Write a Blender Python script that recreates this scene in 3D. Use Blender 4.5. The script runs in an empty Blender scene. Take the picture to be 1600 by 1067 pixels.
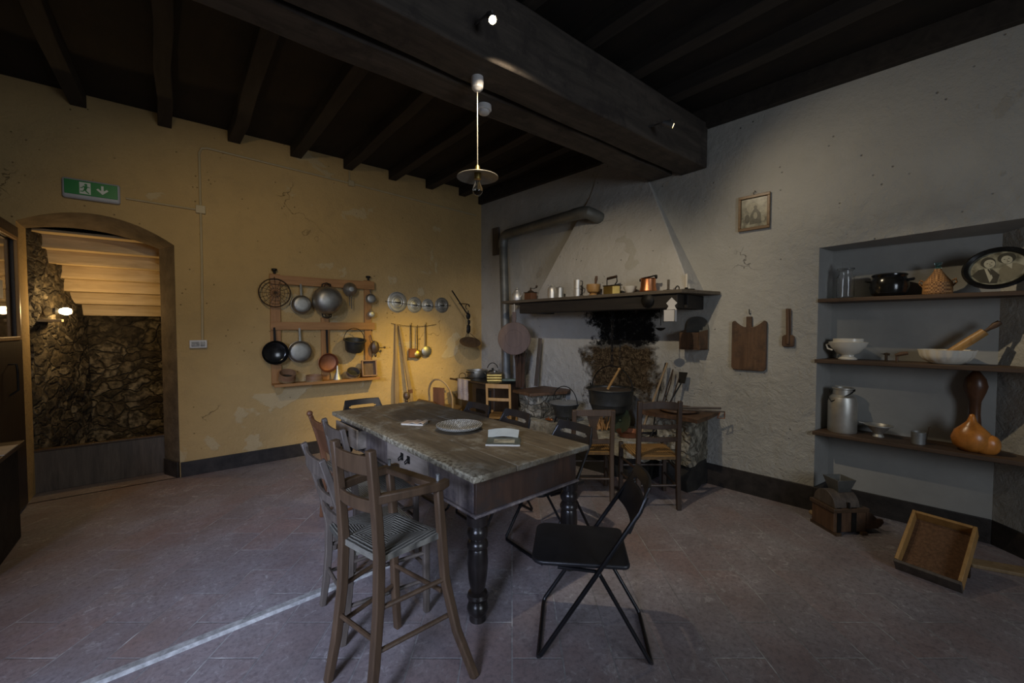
import bpy, bmesh, math, random
from mathutils import Vector, Matrix
random.seed(7)
PI = math.pi
R = math.radians
COL = bpy.context.scene.collection

# ------------------------------------------------------------------ helpers
class MB:
    """collects vertices and faces of ONE mesh"""
    def __init__(s): s.v = []; s.f = []; s.m = []; s.mi = 0; s.M = Matrix()
    def add(s, vs, fs, M=None):
        o = len(s.v); T = s.M @ M if M is not None else s.M
        for p in vs: s.v.append(T @ Vector(p))
        for f in fs: s.f.append([o + i for i in f]); s.m.append(s.mi)
        return s
    def box(s, x0, x1, y0, y1, z0, z1, M=None):
        vs = [(x0,y0,z0),(x1,y0,z0),(x1,y1,z0),(x0,y1,z0),(x0,y0,z1),(x1,y0,z1),(x1,y1,z1),(x0,y1,z1)]
        fs = [(0,3,2,1),(4,5,6,7),(0,1,5,4),(1,2,6,5),(2,3,7,6),(3,0,4,7)]
        return s.add(vs, fs, M)
    def cbox(s, c, d, M=None):
        return s.box(c[0]-d[0]/2,c[0]+d[0]/2,c[1]-d[1]/2,c[1]+d[1]/2,c[2]-d[2]/2,c[2]+d[2]/2,M)
    def tube(s, pts, r, n=8, closed=False, M=None):
        P = [Vector(p) for p in pts]; k = len(P)
        rr = r if isinstance(r, (list, tuple)) else [r]*k
        vs = []; fs = []; up = None
        for i, p in enumerate(P):
            if closed: t = P[(i+1) % k] - P[i-1]
            else: t = P[min(i+1, k-1)] - P[max(i-1, 0)]
            t.normalize()
            if up is None:
                up = Vector((0,0,1)) if abs(t.z) < .9 else Vector((1,0,0))
            a = t.cross(up)
            if a.length < 1e-4: a = t.cross(Vector((0,1,0)))
            a.normalize(); b = a.cross(t); up = b
            for j in range(n):
                an = 2*PI*j/n
                vs.append(p + (a*math.cos(an) + b*math.sin(an))*rr[i])
        for i in range(k if closed else k-1):
            for j in range(n):
                a0 = i*n+j; a1 = i*n+(j+1) % n; b0 = ((i+1) % k)*n+j; b1 = ((i+1) % k)*n+(j+1) % n
                fs.append((a0,a1,b1,b0))
        if not closed:
            fs.append(tuple(range(n))[::-1]); fs.append(tuple((k-1)*n+j for j in range(n)))
        return s.add(vs, fs, M)
    def lathe(s, prof, n=28, M=None, sx=1, sy=1):
        vs = []; fs = []; idx = []
        for r, z in prof:
            if r < 1e-5: idx.append([len(vs)]); vs.append((0,0,z))
            else:
                idx.append([len(vs)+j for j in range(n)])
                for j in range(n):
                    a = 2*PI*j/n; vs.append((r*math.cos(a)*sx, r*math.sin(a)*sy, z))
        for A, B in zip(idx, idx[1:]):
            for j in range(n):
                k = (j+1) % n
                if len(A) == 1 and len(B) == 1: continue
                if len(A) == 1: fs.append((A[0],B[k],B[j]))
                elif len(B) == 1: fs.append((A[j],A[k],B[0]))
                else: fs.append((A[j],A[k],B[k],B[j]))
        return s.add(vs, fs, M)
    def prism(s, poly, z0, z1, M=None):
        n = len(poly)
        vs = [(x,y,z0) for x,y in poly]+[(x,y,z1) for x,y in poly]
        fs = [tuple(range(n))[::-1], tuple(range(n,2*n))]+[(i,(i+1)%n,(i+1)%n+n,i+n) for i in range(n)]
        return s.add(vs, fs, M)
    def bar(s, pts, h, th, up=(0,0,1), M=None):
        """rectangular bar swept along pts: h along up, th across"""
        P = [Vector(p) for p in pts]; k = len(P); up = Vector(up)
        hh = h if isinstance(h, (list, tuple)) else [h]*k
        vs = []; fs = []
        for i, p in enumerate(P):
            t = (P[min(i+1,k-1)]-P[max(i-1,0)]).normalized()
            a = t.cross(up).normalized(); b = a.cross(t).normalized()
            for sa, sb in ((-1,-1),(1,-1),(1,1),(-1,1)):
                vs.append(p + a*sa*th/2 + b*sb*hh[i]/2)
        for i in range(k-1):
            for j in range(4):
                fs.append((i*4+j, i*4+(j+1)%4, (i+1)*4+(j+1)%4, (i+1)*4+j))
        fs.append((3,2,1,0)); fs.append(tuple((k-1)*4+j for j in range(4)))
        return s.add(vs, fs, M)
    def blob(s, c, d, seed=0, rough=.12, n=2, M=None):
        bm = bmesh.new(); bmesh.ops.create_icosphere(bm, subdivisions=n, radius=.5)
        rnd = random.Random(seed)
        vs = []
        for v in bm.verts:
            k = 1+rnd.uniform(-rough, rough)
            q = v.co*k
            # squarish
            m = max(abs(q.x),abs(q.y),abs(q.z))/.5
            q = q*(1+.25*(1-m))
            vs.append((c[0]+q.x*d[0], c[1]+q.y*d[1], c[2]+q.z*d[2]))
        fs = [tuple(v.index for v in f.verts) for f in bm.faces]; bm.free()
        return s.add(vs, fs, M)
    def build(s, name, mat, parent=None, bevel=0, angle=35, seg=2):
        me = bpy.data.meshes.new(name); me.from_pydata([tuple(v) for v in s.v], [], s.f)
        mats = mat if isinstance(mat, (list, tuple)) else [mat]
        for m in mats: me.materials.append(m)
        me.polygons.foreach_set('material_index', s.m)
        bm = bmesh.new(); bm.from_mesh(me); bmesh.ops.recalc_face_normals(bm, faces=bm.faces); bm.to_mesh(me); bm.free()
        me.shade_smooth(); me.set_sharp_from_angle(angle=R(angle))
        me.update()
        o = bpy.data.objects.new(name, me); COL.objects.link(o)
        if parent: o.parent = parent
        if bevel:
            b = o.modifiers.new('bevel', 'BEVEL'); b.width = bevel; b.segments = seg; b.limit_method = 'ANGLE'; b.angle_limit = R(40)
        return o

def tag(o, label=None, cat=None, group=None, kind=None):
    if label: o['label'] = label
    if cat: o['category'] = cat
    if group: o['group'] = group
    if kind: o['kind'] = kind
    return o
def thing(name, label, cat, loc=(0,0,0), rz=0, group=None):
    o = bpy.data.objects.new(name, None); COL.objects.link(o); o.empty_display_size = .05
    o.location = loc; o.rotation_euler = (0,0,rz)
    return tag(o, label, cat, group)
def put(o, loc, rz=0, rx=0, ry=0):
    o.location = loc; o.rotation_euler = (rx, ry, rz); return o
def copy_tree(o, parent=None):
    c = o.copy(); COL.objects.link(c)
    if parent: c.parent = parent
    for ch in list(o.children): copy_tree(ch, c)
    return c
def rot(ax, deg): return Matrix.Rotation(R(deg), 4, ax)
def tr(x,y,z): return Matrix.Translation((x,y,z))
def arc(cx, cz, r, a0, a1, n=12, y=0, rz_=None):
    rz_ = rz_ or r
    return [(cx+r*math.cos(R(a0+(a1-a0)*i/n)), y, cz+rz_*math.sin(R(a0+(a1-a0)*i/n))) for i in range(n+1)]
OUT = rot('X', 90)      # maps +z to -y : a lathe that sticks out of a wall into the room

# the two plaster walls.  local x runs along the wall, local y into it, z up
YL = 5.3
_k = math.hypot(.08, 1); SX, SY = .08/_k, -1/_k; NX, NY = -1/_k, -.08/_k
CX, CY = 3.698, 5.3
RZR = math.atan2(SY, SX)
def RW(s, n, z): return (CX+SX*s+NX*n, CY+SY*s+NY*n, z)
def LW(x, n, z): return (x, YL-n, z)

# ------------------------------------------------------------------ materials
def newmat(name):
    m = bpy.data.materials.new(name); m.use_nodes = True
    nt = m.node_tree; b = nt.nodes['Principled BSDF']
    return m, nt, b
def ramp(nt, fac, stops, loc=None):
    r = nt.nodes.new('ShaderNodeValToRGB')
    e = r.color_ramp.elements
    while len(e) > 1: e.remove(e[-1])
    e[0].position = stops[0][0]; e[0].color = (*stops[0][1], 1)
    for p, c in stops[1:]:
        q = e.new(p); q.color = (*c, 1)
    nt.links.new(fac, r.inputs[0]); return r.outputs[0]
def g(v): return (v, v, v)
def noise(nt, vec, scale, detail=6, rough=.6, dist=0):
    n = nt.nodes.new('ShaderNodeTexNoise'); n.inputs['Scale'].default_value = scale
    n.inputs['Detail'].default_value = detail; n.inputs['Roughness'].default_value = rough
    n.inputs['Distortion'].default_value = dist
    nt.links.new(vec, n.inputs['Vector']); return n.outputs['Fac']
def coords(nt, scale=(1,1,1), rz=0, loc=(0,0,0), kind='Object'):
    c = nt.nodes.new('ShaderNodeTexCoord'); mp = nt.nodes.new('ShaderNodeMapping')
    mp.inputs['Scale'].default_value = scale; mp.inputs['Rotation'].default_value = (0,0,rz); mp.inputs['Location'].default_value = loc
    nt.links.new(c.outputs[kind], mp.inputs[0]); return mp.outputs[0]
def math_(nt, op, a, b=None, clamp=False):
    n = nt.nodes.new('ShaderNodeMath'); n.operation = op; n.use_clamp = clamp
    for i, x in enumerate((a, b)):
        if x is None: continue
        if isinstance(x, (int, float)): n.inputs[i].default_value = x
        else: nt.links.new(x, n.inputs[i])
    return n.outputs[0]
def mix(nt, fac, a, b, mode='MIX'):
    n = nt.nodes.new('ShaderNodeMix'); n.data_type = 'RGBA'; n.blend_type = mode
    for s, x in ((n.inputs[0], fac), (n.inputs[6], a), (n.inputs[7], b)):
        if isinstance(x, (int, float)): s.default_value = x
        elif isinstance(x, tuple): s.default_value = (*x, 1)
        else: nt.links.new(x, s)
    return n.outputs[2]
def bump(nt, b, h, strength=.5, dist=.01, prev=None):
    n = nt.nodes.new('ShaderNodeBump'); n.inputs['Strength'].default_value = strength; n.inputs['Distance'].default_value = dist
    nt.links.new(h, n.inputs['Height'])
    if prev: nt.links.new(prev, n.inputs['Normal'])
    nt.links.new(n.outputs[0], b.inputs['Normal']); return n.outputs[0]

def simple(name, c, rough=.5, metal=0, var=.25, scale=14, bmp=.15, spec=None, bd=.004):
    m, nt, b = newmat(name); v = coords(nt)
    f = noise(nt, v, scale, 5, .6)
    lo = tuple(x*(1-var) for x in c); hi = tuple(min(1, x*(1+var)) for x in c)
    nt.links.new(ramp(nt, f, [(.3, lo), (.7, hi)]), b.inputs['Base Color'])
    b.inputs['Roughness'].default_value = rough; b.inputs['Metallic'].default_value = metal
    if spec is not None: b.inputs['Specular IOR Level'].default_value = spec
    if bmp: bump(nt, b, noise(nt, v, scale*3, 5), bmp, bd)
    if metal > .5:
        rr = nt.nodes.new('ShaderNodeMapRange'); rr.inputs[3].default_value = rough-.08; rr.inputs[4].default_value = rough+.18
        nt.links.new(noise(nt, v, scale*.7, 6), rr.inputs[0]); nt.links.new(rr.outputs[0], b.inputs['Roughness'])
    return m
def wood(name, c1, c2, axis='x', rough=.55, scale=3, dirt=None, bmp=.3):
    m, nt, b = newmat(name)
    sc = {'x': (1, 9, 9), 'y': (9, 1, 9), 'z': (9, 9, 1)}[axis]
    v = coords(nt, sc)
    f = noise(nt, v, scale, 8, .65, .6)
    col = ramp(nt, f, [(.25, c1), (.5, tuple((a+d)/2 for a, d in zip(c1, c2))), (.75, c2)])
    if dirt:
        f2 = noise(nt, coords(nt), 5, 8, .7)
        col = mix(nt, ramp(nt, f2, [(.48, g(0)), (.62, g(1))]), col, dirt)
    nt.links.new(col, b.inputs['Base Color']); b.inputs['Roughness'].default_value = rough
    bump(nt, b, f, bmp, .004)
    return m
def emis(name, c, s):
    m, nt, b = newmat(name); b.inputs['Base Color'].default_value = (*c, 1)
    b.inputs['Emission Color'].default_value = (*c, 1); b.inputs['Emission Strength'].default_value = s; return m

def plaster(name, base, stain, patchcol, seed=0, dark=None, fire=False):
    m, nt, b = newmat(name); v = coords(nt, loc=(seed, seed*.7, seed*.3)); vo = coords(nt)
    big = noise(nt, v, .9, 5, .6); med = noise(nt, v, 5, 8, .65); fine = noise(nt, v, 38, 6, .6)
    col = ramp(nt, big, [(.35, tuple(x*.86 for x in base)), (.6, base)])
    col = mix(nt, ramp(nt, med, [(.5, g(0)), (.75, g(.5))]), col, stain)
    # isolated repaired / peeling patches
    pn = noise(nt, v, 1.7, 7, .55, .4)
    pm = ramp(nt, pn, [(.645, g(0)), (.66, g(1))])
    col = mix(nt, math_(nt, 'MULTIPLY', pm, .6), col, patchcol)
    # cracks
    vor = nt.nodes.new('ShaderNodeTexVoronoi'); vor.feature = 'DISTANCE_TO_EDGE'; vor.inputs['Scale'].default_value = .9
    nn = nt.nodes.new('ShaderNodeTexNoise'); nn.inputs['Scale'].default_value = 3.5; nn.inputs['Detail'].default_value = 8
    nt.links.new(v, nn.inputs['Vector'])
    wv = nt.nodes.new('ShaderNodeVectorMath'); wv.operation = 'MULTIPLY_ADD'
    nt.links.new(nn.outputs['Color'], wv.inputs[0]); wv.inputs[1].default_value = (.7,.7,.7); nt.links.new(v, wv.inputs[2])
    nt.links.new(wv.outputs[0], vor.inputs['Vector'])
    cr = ramp(nt, vor.outputs['Distance'], [(0, g(.8)), (.0035, g(0))])
    gate = ramp(nt, noise(nt, v, .8, 2), [(.60, g(0)), (.66, g(1))])
    cr = math_(nt, 'MULTIPLY', cr, gate)
    col = mix(nt, math_(nt, 'MULTIPLY', cr, .8), col, tuple(x*.12 for x in base))
    # pits
    pit = nt.nodes.new('ShaderNodeTexVoronoi'); pit.inputs['Scale'].default_value = 16; nt.links.new(v, pit.inputs['Vector'])
    pr = ramp(nt, pit.outputs['Distance'], [(.05, g(1)), (.13, g(0))])
    pr = math_(nt, 'MULTIPLY', pr, ramp(nt, noise(nt, v, 4, 3), [(.55, g(0)), (.6, g(1))]))
    col = mix(nt, math_(nt, 'MULTIPLY', pr, .7), col, tuple(x*.2 for x in base))
    h = math_(nt, 'ADD', math_(nt, 'MULTIPLY', med, 1.0), math_(nt, 'MULTIPLY', fine, .25))
    h = math_(nt, 'SUBTRACT', h, math_(nt, 'MULTIPLY', cr, .5)); h = math_(nt, 'SUBTRACT', h, math_(nt, 'MULTIPLY', pr, .4))
    h = math_(nt, 'ADD', h, math_(nt, 'MULTIPLY', pm, .12))
    if fire:
        sep = nt.nodes.new('ShaderNodeSeparateXYZ'); nt.links.new(vo, sep.inputs[0])
        wob = math_(nt, 'MULTIPLY', math_(nt, 'SUBTRACT', noise(nt, vo, 3, 8, .7), .5), 1.0)
        wob2 = math_(nt, 'MULTIPLY', math_(nt, 'SUBTRACT', noise(nt, vo, 22, 6, .7), .5), .22)
        w = math_(nt, 'ADD', wob, wob2)
        # soot: |s-2.42| < .36 + .4*(z-1.27) and z > 1.27
        dx = math_(nt, 'ABSOLUTE', math_(nt, 'SUBTRACT', sep.outputs[0], 2.46))
        lim = math_(nt, 'ADD', .36, math_(nt, 'MULTIPLY', math_(nt, 'SUBTRACT', sep.outputs[2], 1.27), .38))
        a = math_(nt, 'ADD', math_(nt, 'SUBTRACT', lim, dx), w)
        a = math_(nt, 'MULTIPLY', a, 12, True)
        zz = math_(nt, 'MULTIPLY', math_(nt, 'ADD', math_(nt, 'SUBTRACT', sep.outputs[2], 1.27), math_(nt, 'MULTIPLY', w, .25)), 25, True)
        soot = math_(nt, 'MULTIPLY', math_(nt, 'MULTIPLY', a, zz), math_(nt, 'MULTIPLY', math_(nt, 'SUBTRACT', 1.80, sep.outputs[2]), 40, True))
        # bare stone below the soot
        a2 = math_(nt, 'MULTIPLY', math_(nt, 'ADD', math_(nt, 'SUBTRACT', .48, dx), w), 9, True)
        z2 = math_(nt, 'MULTIPLY', math_(nt, 'ADD', math_(nt, 'SUBTRACT', sep.outputs[2], .62), w), 6, True)
        z3 = math_(nt, 'SUBTRACT', 1, zz)
        stone = math_(nt, 'MULTIPLY', math_(nt, 'MULTIPLY', a2, z2), z3)
        sn = noise(nt, vo, 19, 8, .75, 1.6)
        scol = ramp(nt, sn, [(.36, (.012,.008,.004)), (.5, (.09,.06,.03)), (.62, (.26,.19,.11)), (.72, (.05,.04,.02))])
        col = mix(nt, stone, col, scol)
        h = math_(nt, 'ADD', h, math_(nt, 'MULTIPLY', math_(nt, 'MULTIPLY', sn, stone), 5))
        kn = noise(nt, vo, 13, 9, .8, .8)
        kcol = ramp(nt, kn, [(.50, (.004,.004,.004)), (.57, (.015,.015,.014)), (.66, (.16,.15,.13))])
        col = mix(nt, soot, col, kcol)
        # low part of the wall, lumpy
        low = math_(nt, 'SUBTRACT', 1, math_(nt, 'MULTIPLY', math_(nt, 'SUBTRACT', sep.outputs[2], .9), 2, True))
        h = math_(nt, 'ADD', h, math_(nt, 'MULTIPLY', math_(nt, 'MULTIPLY', noise(nt, vo, 8, 8, .7, .7), low), 2.2))
        # rough plaster around the niche
        nr = math_(nt, 'MULTIPLY', math_(nt, 'SUBTRACT', sep.outputs[0], 3.7), 1.6, True)
        nz = math_(nt, 'SUBTRACT', 1, math_(nt, 'MULTIPLY', math_(nt, 'SUBTRACT', sep.outputs[2], 2.3), 3, True))
        h = math_(nt, 'ADD', h, math_(nt, 'MULTIPLY', math_(nt, 'MULTIPLY', noise(nt, vo, 11, 8, .68, .5), math_(nt, 'MULTIPLY', nr, nz)), 1.4))
    nt.links.new(col, b.inputs['Base Color']); b.inputs['Roughness'].default_value = .9; b.inputs['Specular IOR Level'].default_value = .2
    bump(nt, b, h, .7, .035)
    return m

def masonry(name, cols, scale=3.2, bd=.06, rough=.85, mortar=(.12,.1,.07)):
    m, nt, b = newmat(name); v = coords(nt)
    nn = nt.nodes.new('ShaderNodeTexNoise'); nn.inputs['Scale'].default_value = 2.5; nn.inputs['Detail'].default_value = 4; nt.links.new(v, nn.inputs['Vector'])
    wv = nt.nodes.new('ShaderNodeVectorMath'); wv.operation = 'MULTIPLY_ADD'
    nt.links.new(nn.outputs['Color'], wv.inputs[0]); wv.inputs[1].default_value = (.55,.55,.55); nt.links.new(v, wv.inputs[2])
    mp = nt.nodes.new('ShaderNodeMapping'); mp.inputs['Scale'].default_value = (1,1,1.6); nt.links.new(wv.outputs[0], mp.inputs[0])
    vo = nt.nodes.new('ShaderNodeTexVoronoi'); vo.feature = 'DISTANCE_TO_EDGE'; vo.inputs['Scale'].default_value = scale; nt.links.new(mp.outputs[0], vo.inputs['Vector'])
    vc = nt.nodes.new('ShaderNodeTexVoronoi'); vc.inputs['Scale'].default_value = scale; nt.links.new(mp.outputs[0], vc.inputs['Vector'])
    sepc = nt.nodes.new('ShaderNodeSeparateColor'); nt.links.new(vc.outputs['Color'], sepc.inputs[0])
    sc = ramp(nt, sepc.outputs[0], [(0, cols[0]), (.5, cols[1]), (1, cols[2])])
    f = noise(nt, v, 14, 8, .7)
    sc = mix(nt, ramp(nt, f, [(.42, g(.9)), (.6, g(0))]), sc, tuple(x*.3 for x in cols[0]))
    edge = ramp(nt, vo.outputs['Distance'], [(.0, g(0)), (.12, g(1))])
    col = mix(nt, edge, mortar, sc)
    nt.links.new(col, b.inputs['Base Color']); b.inputs['Roughness'].default_value = rough
    h = math_(nt, 'ADD', math_(nt, 'MULTIPLY', edge, .8), math_(nt, 'MULTIPLY', f, .9))
    bump(nt, b, h, .9, bd)
    return m

def floor_mat():
    m, nt, b = newmat('terracotta floor tiles')
    v = coords(nt, rz=R(-50.9)); vw = coords(nt)
    br = nt.nodes.new('ShaderNodeTexBrick'); nt.links.new(v, br.inputs['Vector'])
    br.inputs['Scale'].default_value = 1; br.inputs['Brick Width'].default_value = .46; br.inputs['Row Height'].default_value = .23
    br.inputs['Mortar Size'].default_value = .004; br.inputs['Mortar Smooth'].default_value = .4; br.offset = .5; br.inputs['Bias'].default_value = 0
    br.inputs['Color1'].default_value = (.215,.18,.185,1); br.inputs['Color2'].default_value = (.27,.19,.175,1); br.inputs['Mortar'].default_value = (.5,.5,.5,1)
    grey = noise(nt, vw, 1.1, 6, .6)
    col = mix(nt, ramp(nt, grey, [(.38, g(0)), (.6, g(.75))]), br.outputs['Color'], (.30,.285,.30))
    mo = noise(nt, vw, 3.2, 8, .7)
    col = mix(nt, ramp(nt, mo, [(.35, g(.35)), (.6, g(0))]), col, (.11,.09,.09))
    gr = noise(nt, vw, 42, 8, .75)
    col = mix(nt, ramp(nt, gr, [(.35, g(.6)), (.52, g(0))]), col, (.09,.075,.08))
    # pale scuffs and worn grout
    sc = noise(nt, vw, 17, 12, .8, 1.2)
    area = ramp(nt, noise(nt, vw, 2.2, 4), [(.40, g(.25)), (.62, g(1))])
    scm = math_(nt, 'MULTIPLY', ramp(nt, sc, [(.54, g(0)), (.68, g(.75))]), area)
    col = mix(nt, scm, col, (.62,.61,.60))
    wear = ramp(nt, noise(nt, vw, 3.5, 8, .75), [(.50, g(.0)), (.72, g(.9))])
    mort = math_(nt, 'MULTIPLY', br.outputs['Fac'], wear)
    col = mix(nt, mort, mix(nt, math_(nt, 'MULTIPLY', br.outputs['Fac'], .55), col, (.10,.09,.09)), (.66,.65,.62))
    nt.links.new(col, b.inputs['Base Color'])
    rr = ramp(nt, mo, [(.3, g(.42)), (.7, g(.7))]); nt.links.new(rr, b.inputs['Roughness'])
    h = math_(nt, 'SUBTRACT', math_(nt, 'MULTIPLY', noise(nt, vw, 9, 8, .6), .6), math_(nt, 'MULTIPLY', br.outputs['Fac'], .5))
    bump(nt, b, h, .5, .012)
    return m

def rush_mat(name, c, cx=1, cy=1, freq=55):
    m, nt, b = newmat(name)
    co = nt.nodes.new('ShaderNodeTexCoord'); sep = nt.nodes.new('ShaderNodeSeparateXYZ'); nt.links.new(co.outputs['Object'], sep.inputs[0])
    mx = math_(nt, 'MAXIMUM', math_(nt, 'MULTIPLY', math_(nt, 'ABSOLUTE', sep.outputs[0]), cx), math_(nt, 'MULTIPLY', math_(nt, 'ABSOLUTE', sep.outputs[1]), cy))
    n1 = noise(nt, co.outputs['Object'], 30, 4)
    w = math_(nt, 'SINE', math_(nt, 'MULTIPLY', math_(nt, 'ADD', mx, math_(nt, 'MULTIPLY', n1, .006)), freq*2*PI))
    w = math_(nt, 'ADD', math_(nt, 'MULTIPLY', w, .5), .5)
    col = ramp(nt, w, [(0, tuple(x*.25 for x in c)), (.6, c), (1, tuple(min(1,x*1.25) for x in c))])
    col = mix(nt, ramp(nt, noise(nt, co.outputs['Object'], 7, 5), [(.4, g(.5)), (.6, g(0))]), col, tuple(x*.45 for x in c))
    nt.links.new(col, b.inputs['Base Color']); b.inputs['Roughness'].default_value = .7
    bump(nt, b, w, .8, .004); return m
def weave_mat(name, c, dark, sc=60):
    m, nt, b = newmat(name); v = coords(nt, (sc,sc,sc))
    ch = nt.nodes.new('ShaderNodeTexChecker'); ch.inputs['Scale'].default_value = 1; nt.links.new(v, ch.inputs['Vector'])
    f = noise(nt, coords(nt), 20, 5)
    col = mix(nt, ch.outputs['Fac'], dark, c); col = mix(nt, ramp(nt, f, [(.4, g(.5)), (.65, g(0))]), col, tuple(x*.4 for x in c))
    nt.links.new(col, b.inputs['Base Color']); b.inputs['Roughness'].default_value = .7
    bump(nt, b, ch.outputs['Fac'], .6, .004); return m
def glass(name, c=(1,1,1), rough=.03):
    m, nt, b = newmat(name); b.inputs['Base Color'].default_value = (*c, 1); b.inputs['Roughness'].default_value = rough
    b.inputs['Transmission Weight'].default_value = 1; b.inputs['IOR'].default_value = 1.3; return m

def table_mat():
    m, nt, b = newmat('worn painted table wood'); v = coords(nt, (9,1,9)); vo = coords(nt)
    f = noise(nt, v, 3, 8, .7, .4)
    col = ramp(nt, f, [(.3, (.055,.042,.026)), (.55, (.115,.09,.055)), (.75, (.17,.14,.09))])
    p = noise(nt, vo, 6, 10, .75)
    col = mix(nt, ramp(nt, p, [(.52, g(0)), (.62, g(.8))]), col, (.20,.19,.15))
    # worn pale band along the long edge nearest the door side
    sep = nt.nodes.new('ShaderNodeSeparateXYZ'); nt.links.new(vo, sep.inputs[0])
    e = math_(nt, 'MULTIPLY', math_(nt, 'SUBTRACT', math_(nt, 'MULTIPLY', sep.outputs[0], -1), .335), 14, True)
    sp = ramp(nt, noise(nt, vo, 45, 6, .7), [(.42, g(0)), (.56, g(1))])
    col = mix(nt, math_(nt, 'MULTIPLY', math_(nt, 'MULTIPLY', e, sp), .8), col, (.40,.37,.27))
    # plank joints
    nt.links.new(col, b.inputs['Base Color']); b.inputs['Roughness'].default_value = .62
    bump(nt, b, math_(nt, 'ADD', f, p), .45, .006); return m

def photo_bg():
    m, nt, b = newmat('faded print'); f = noise(nt, coords(nt), 16, 6, .6)
    nt.links.new(ramp(nt, f, [(.35, (.10,.09,.06)), (.5, (.26,.25,.18)), (.65, (.40,.38,.28))]), b.inputs['Base Color']); b.inputs['Roughness'].default_value = .35; return m

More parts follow.
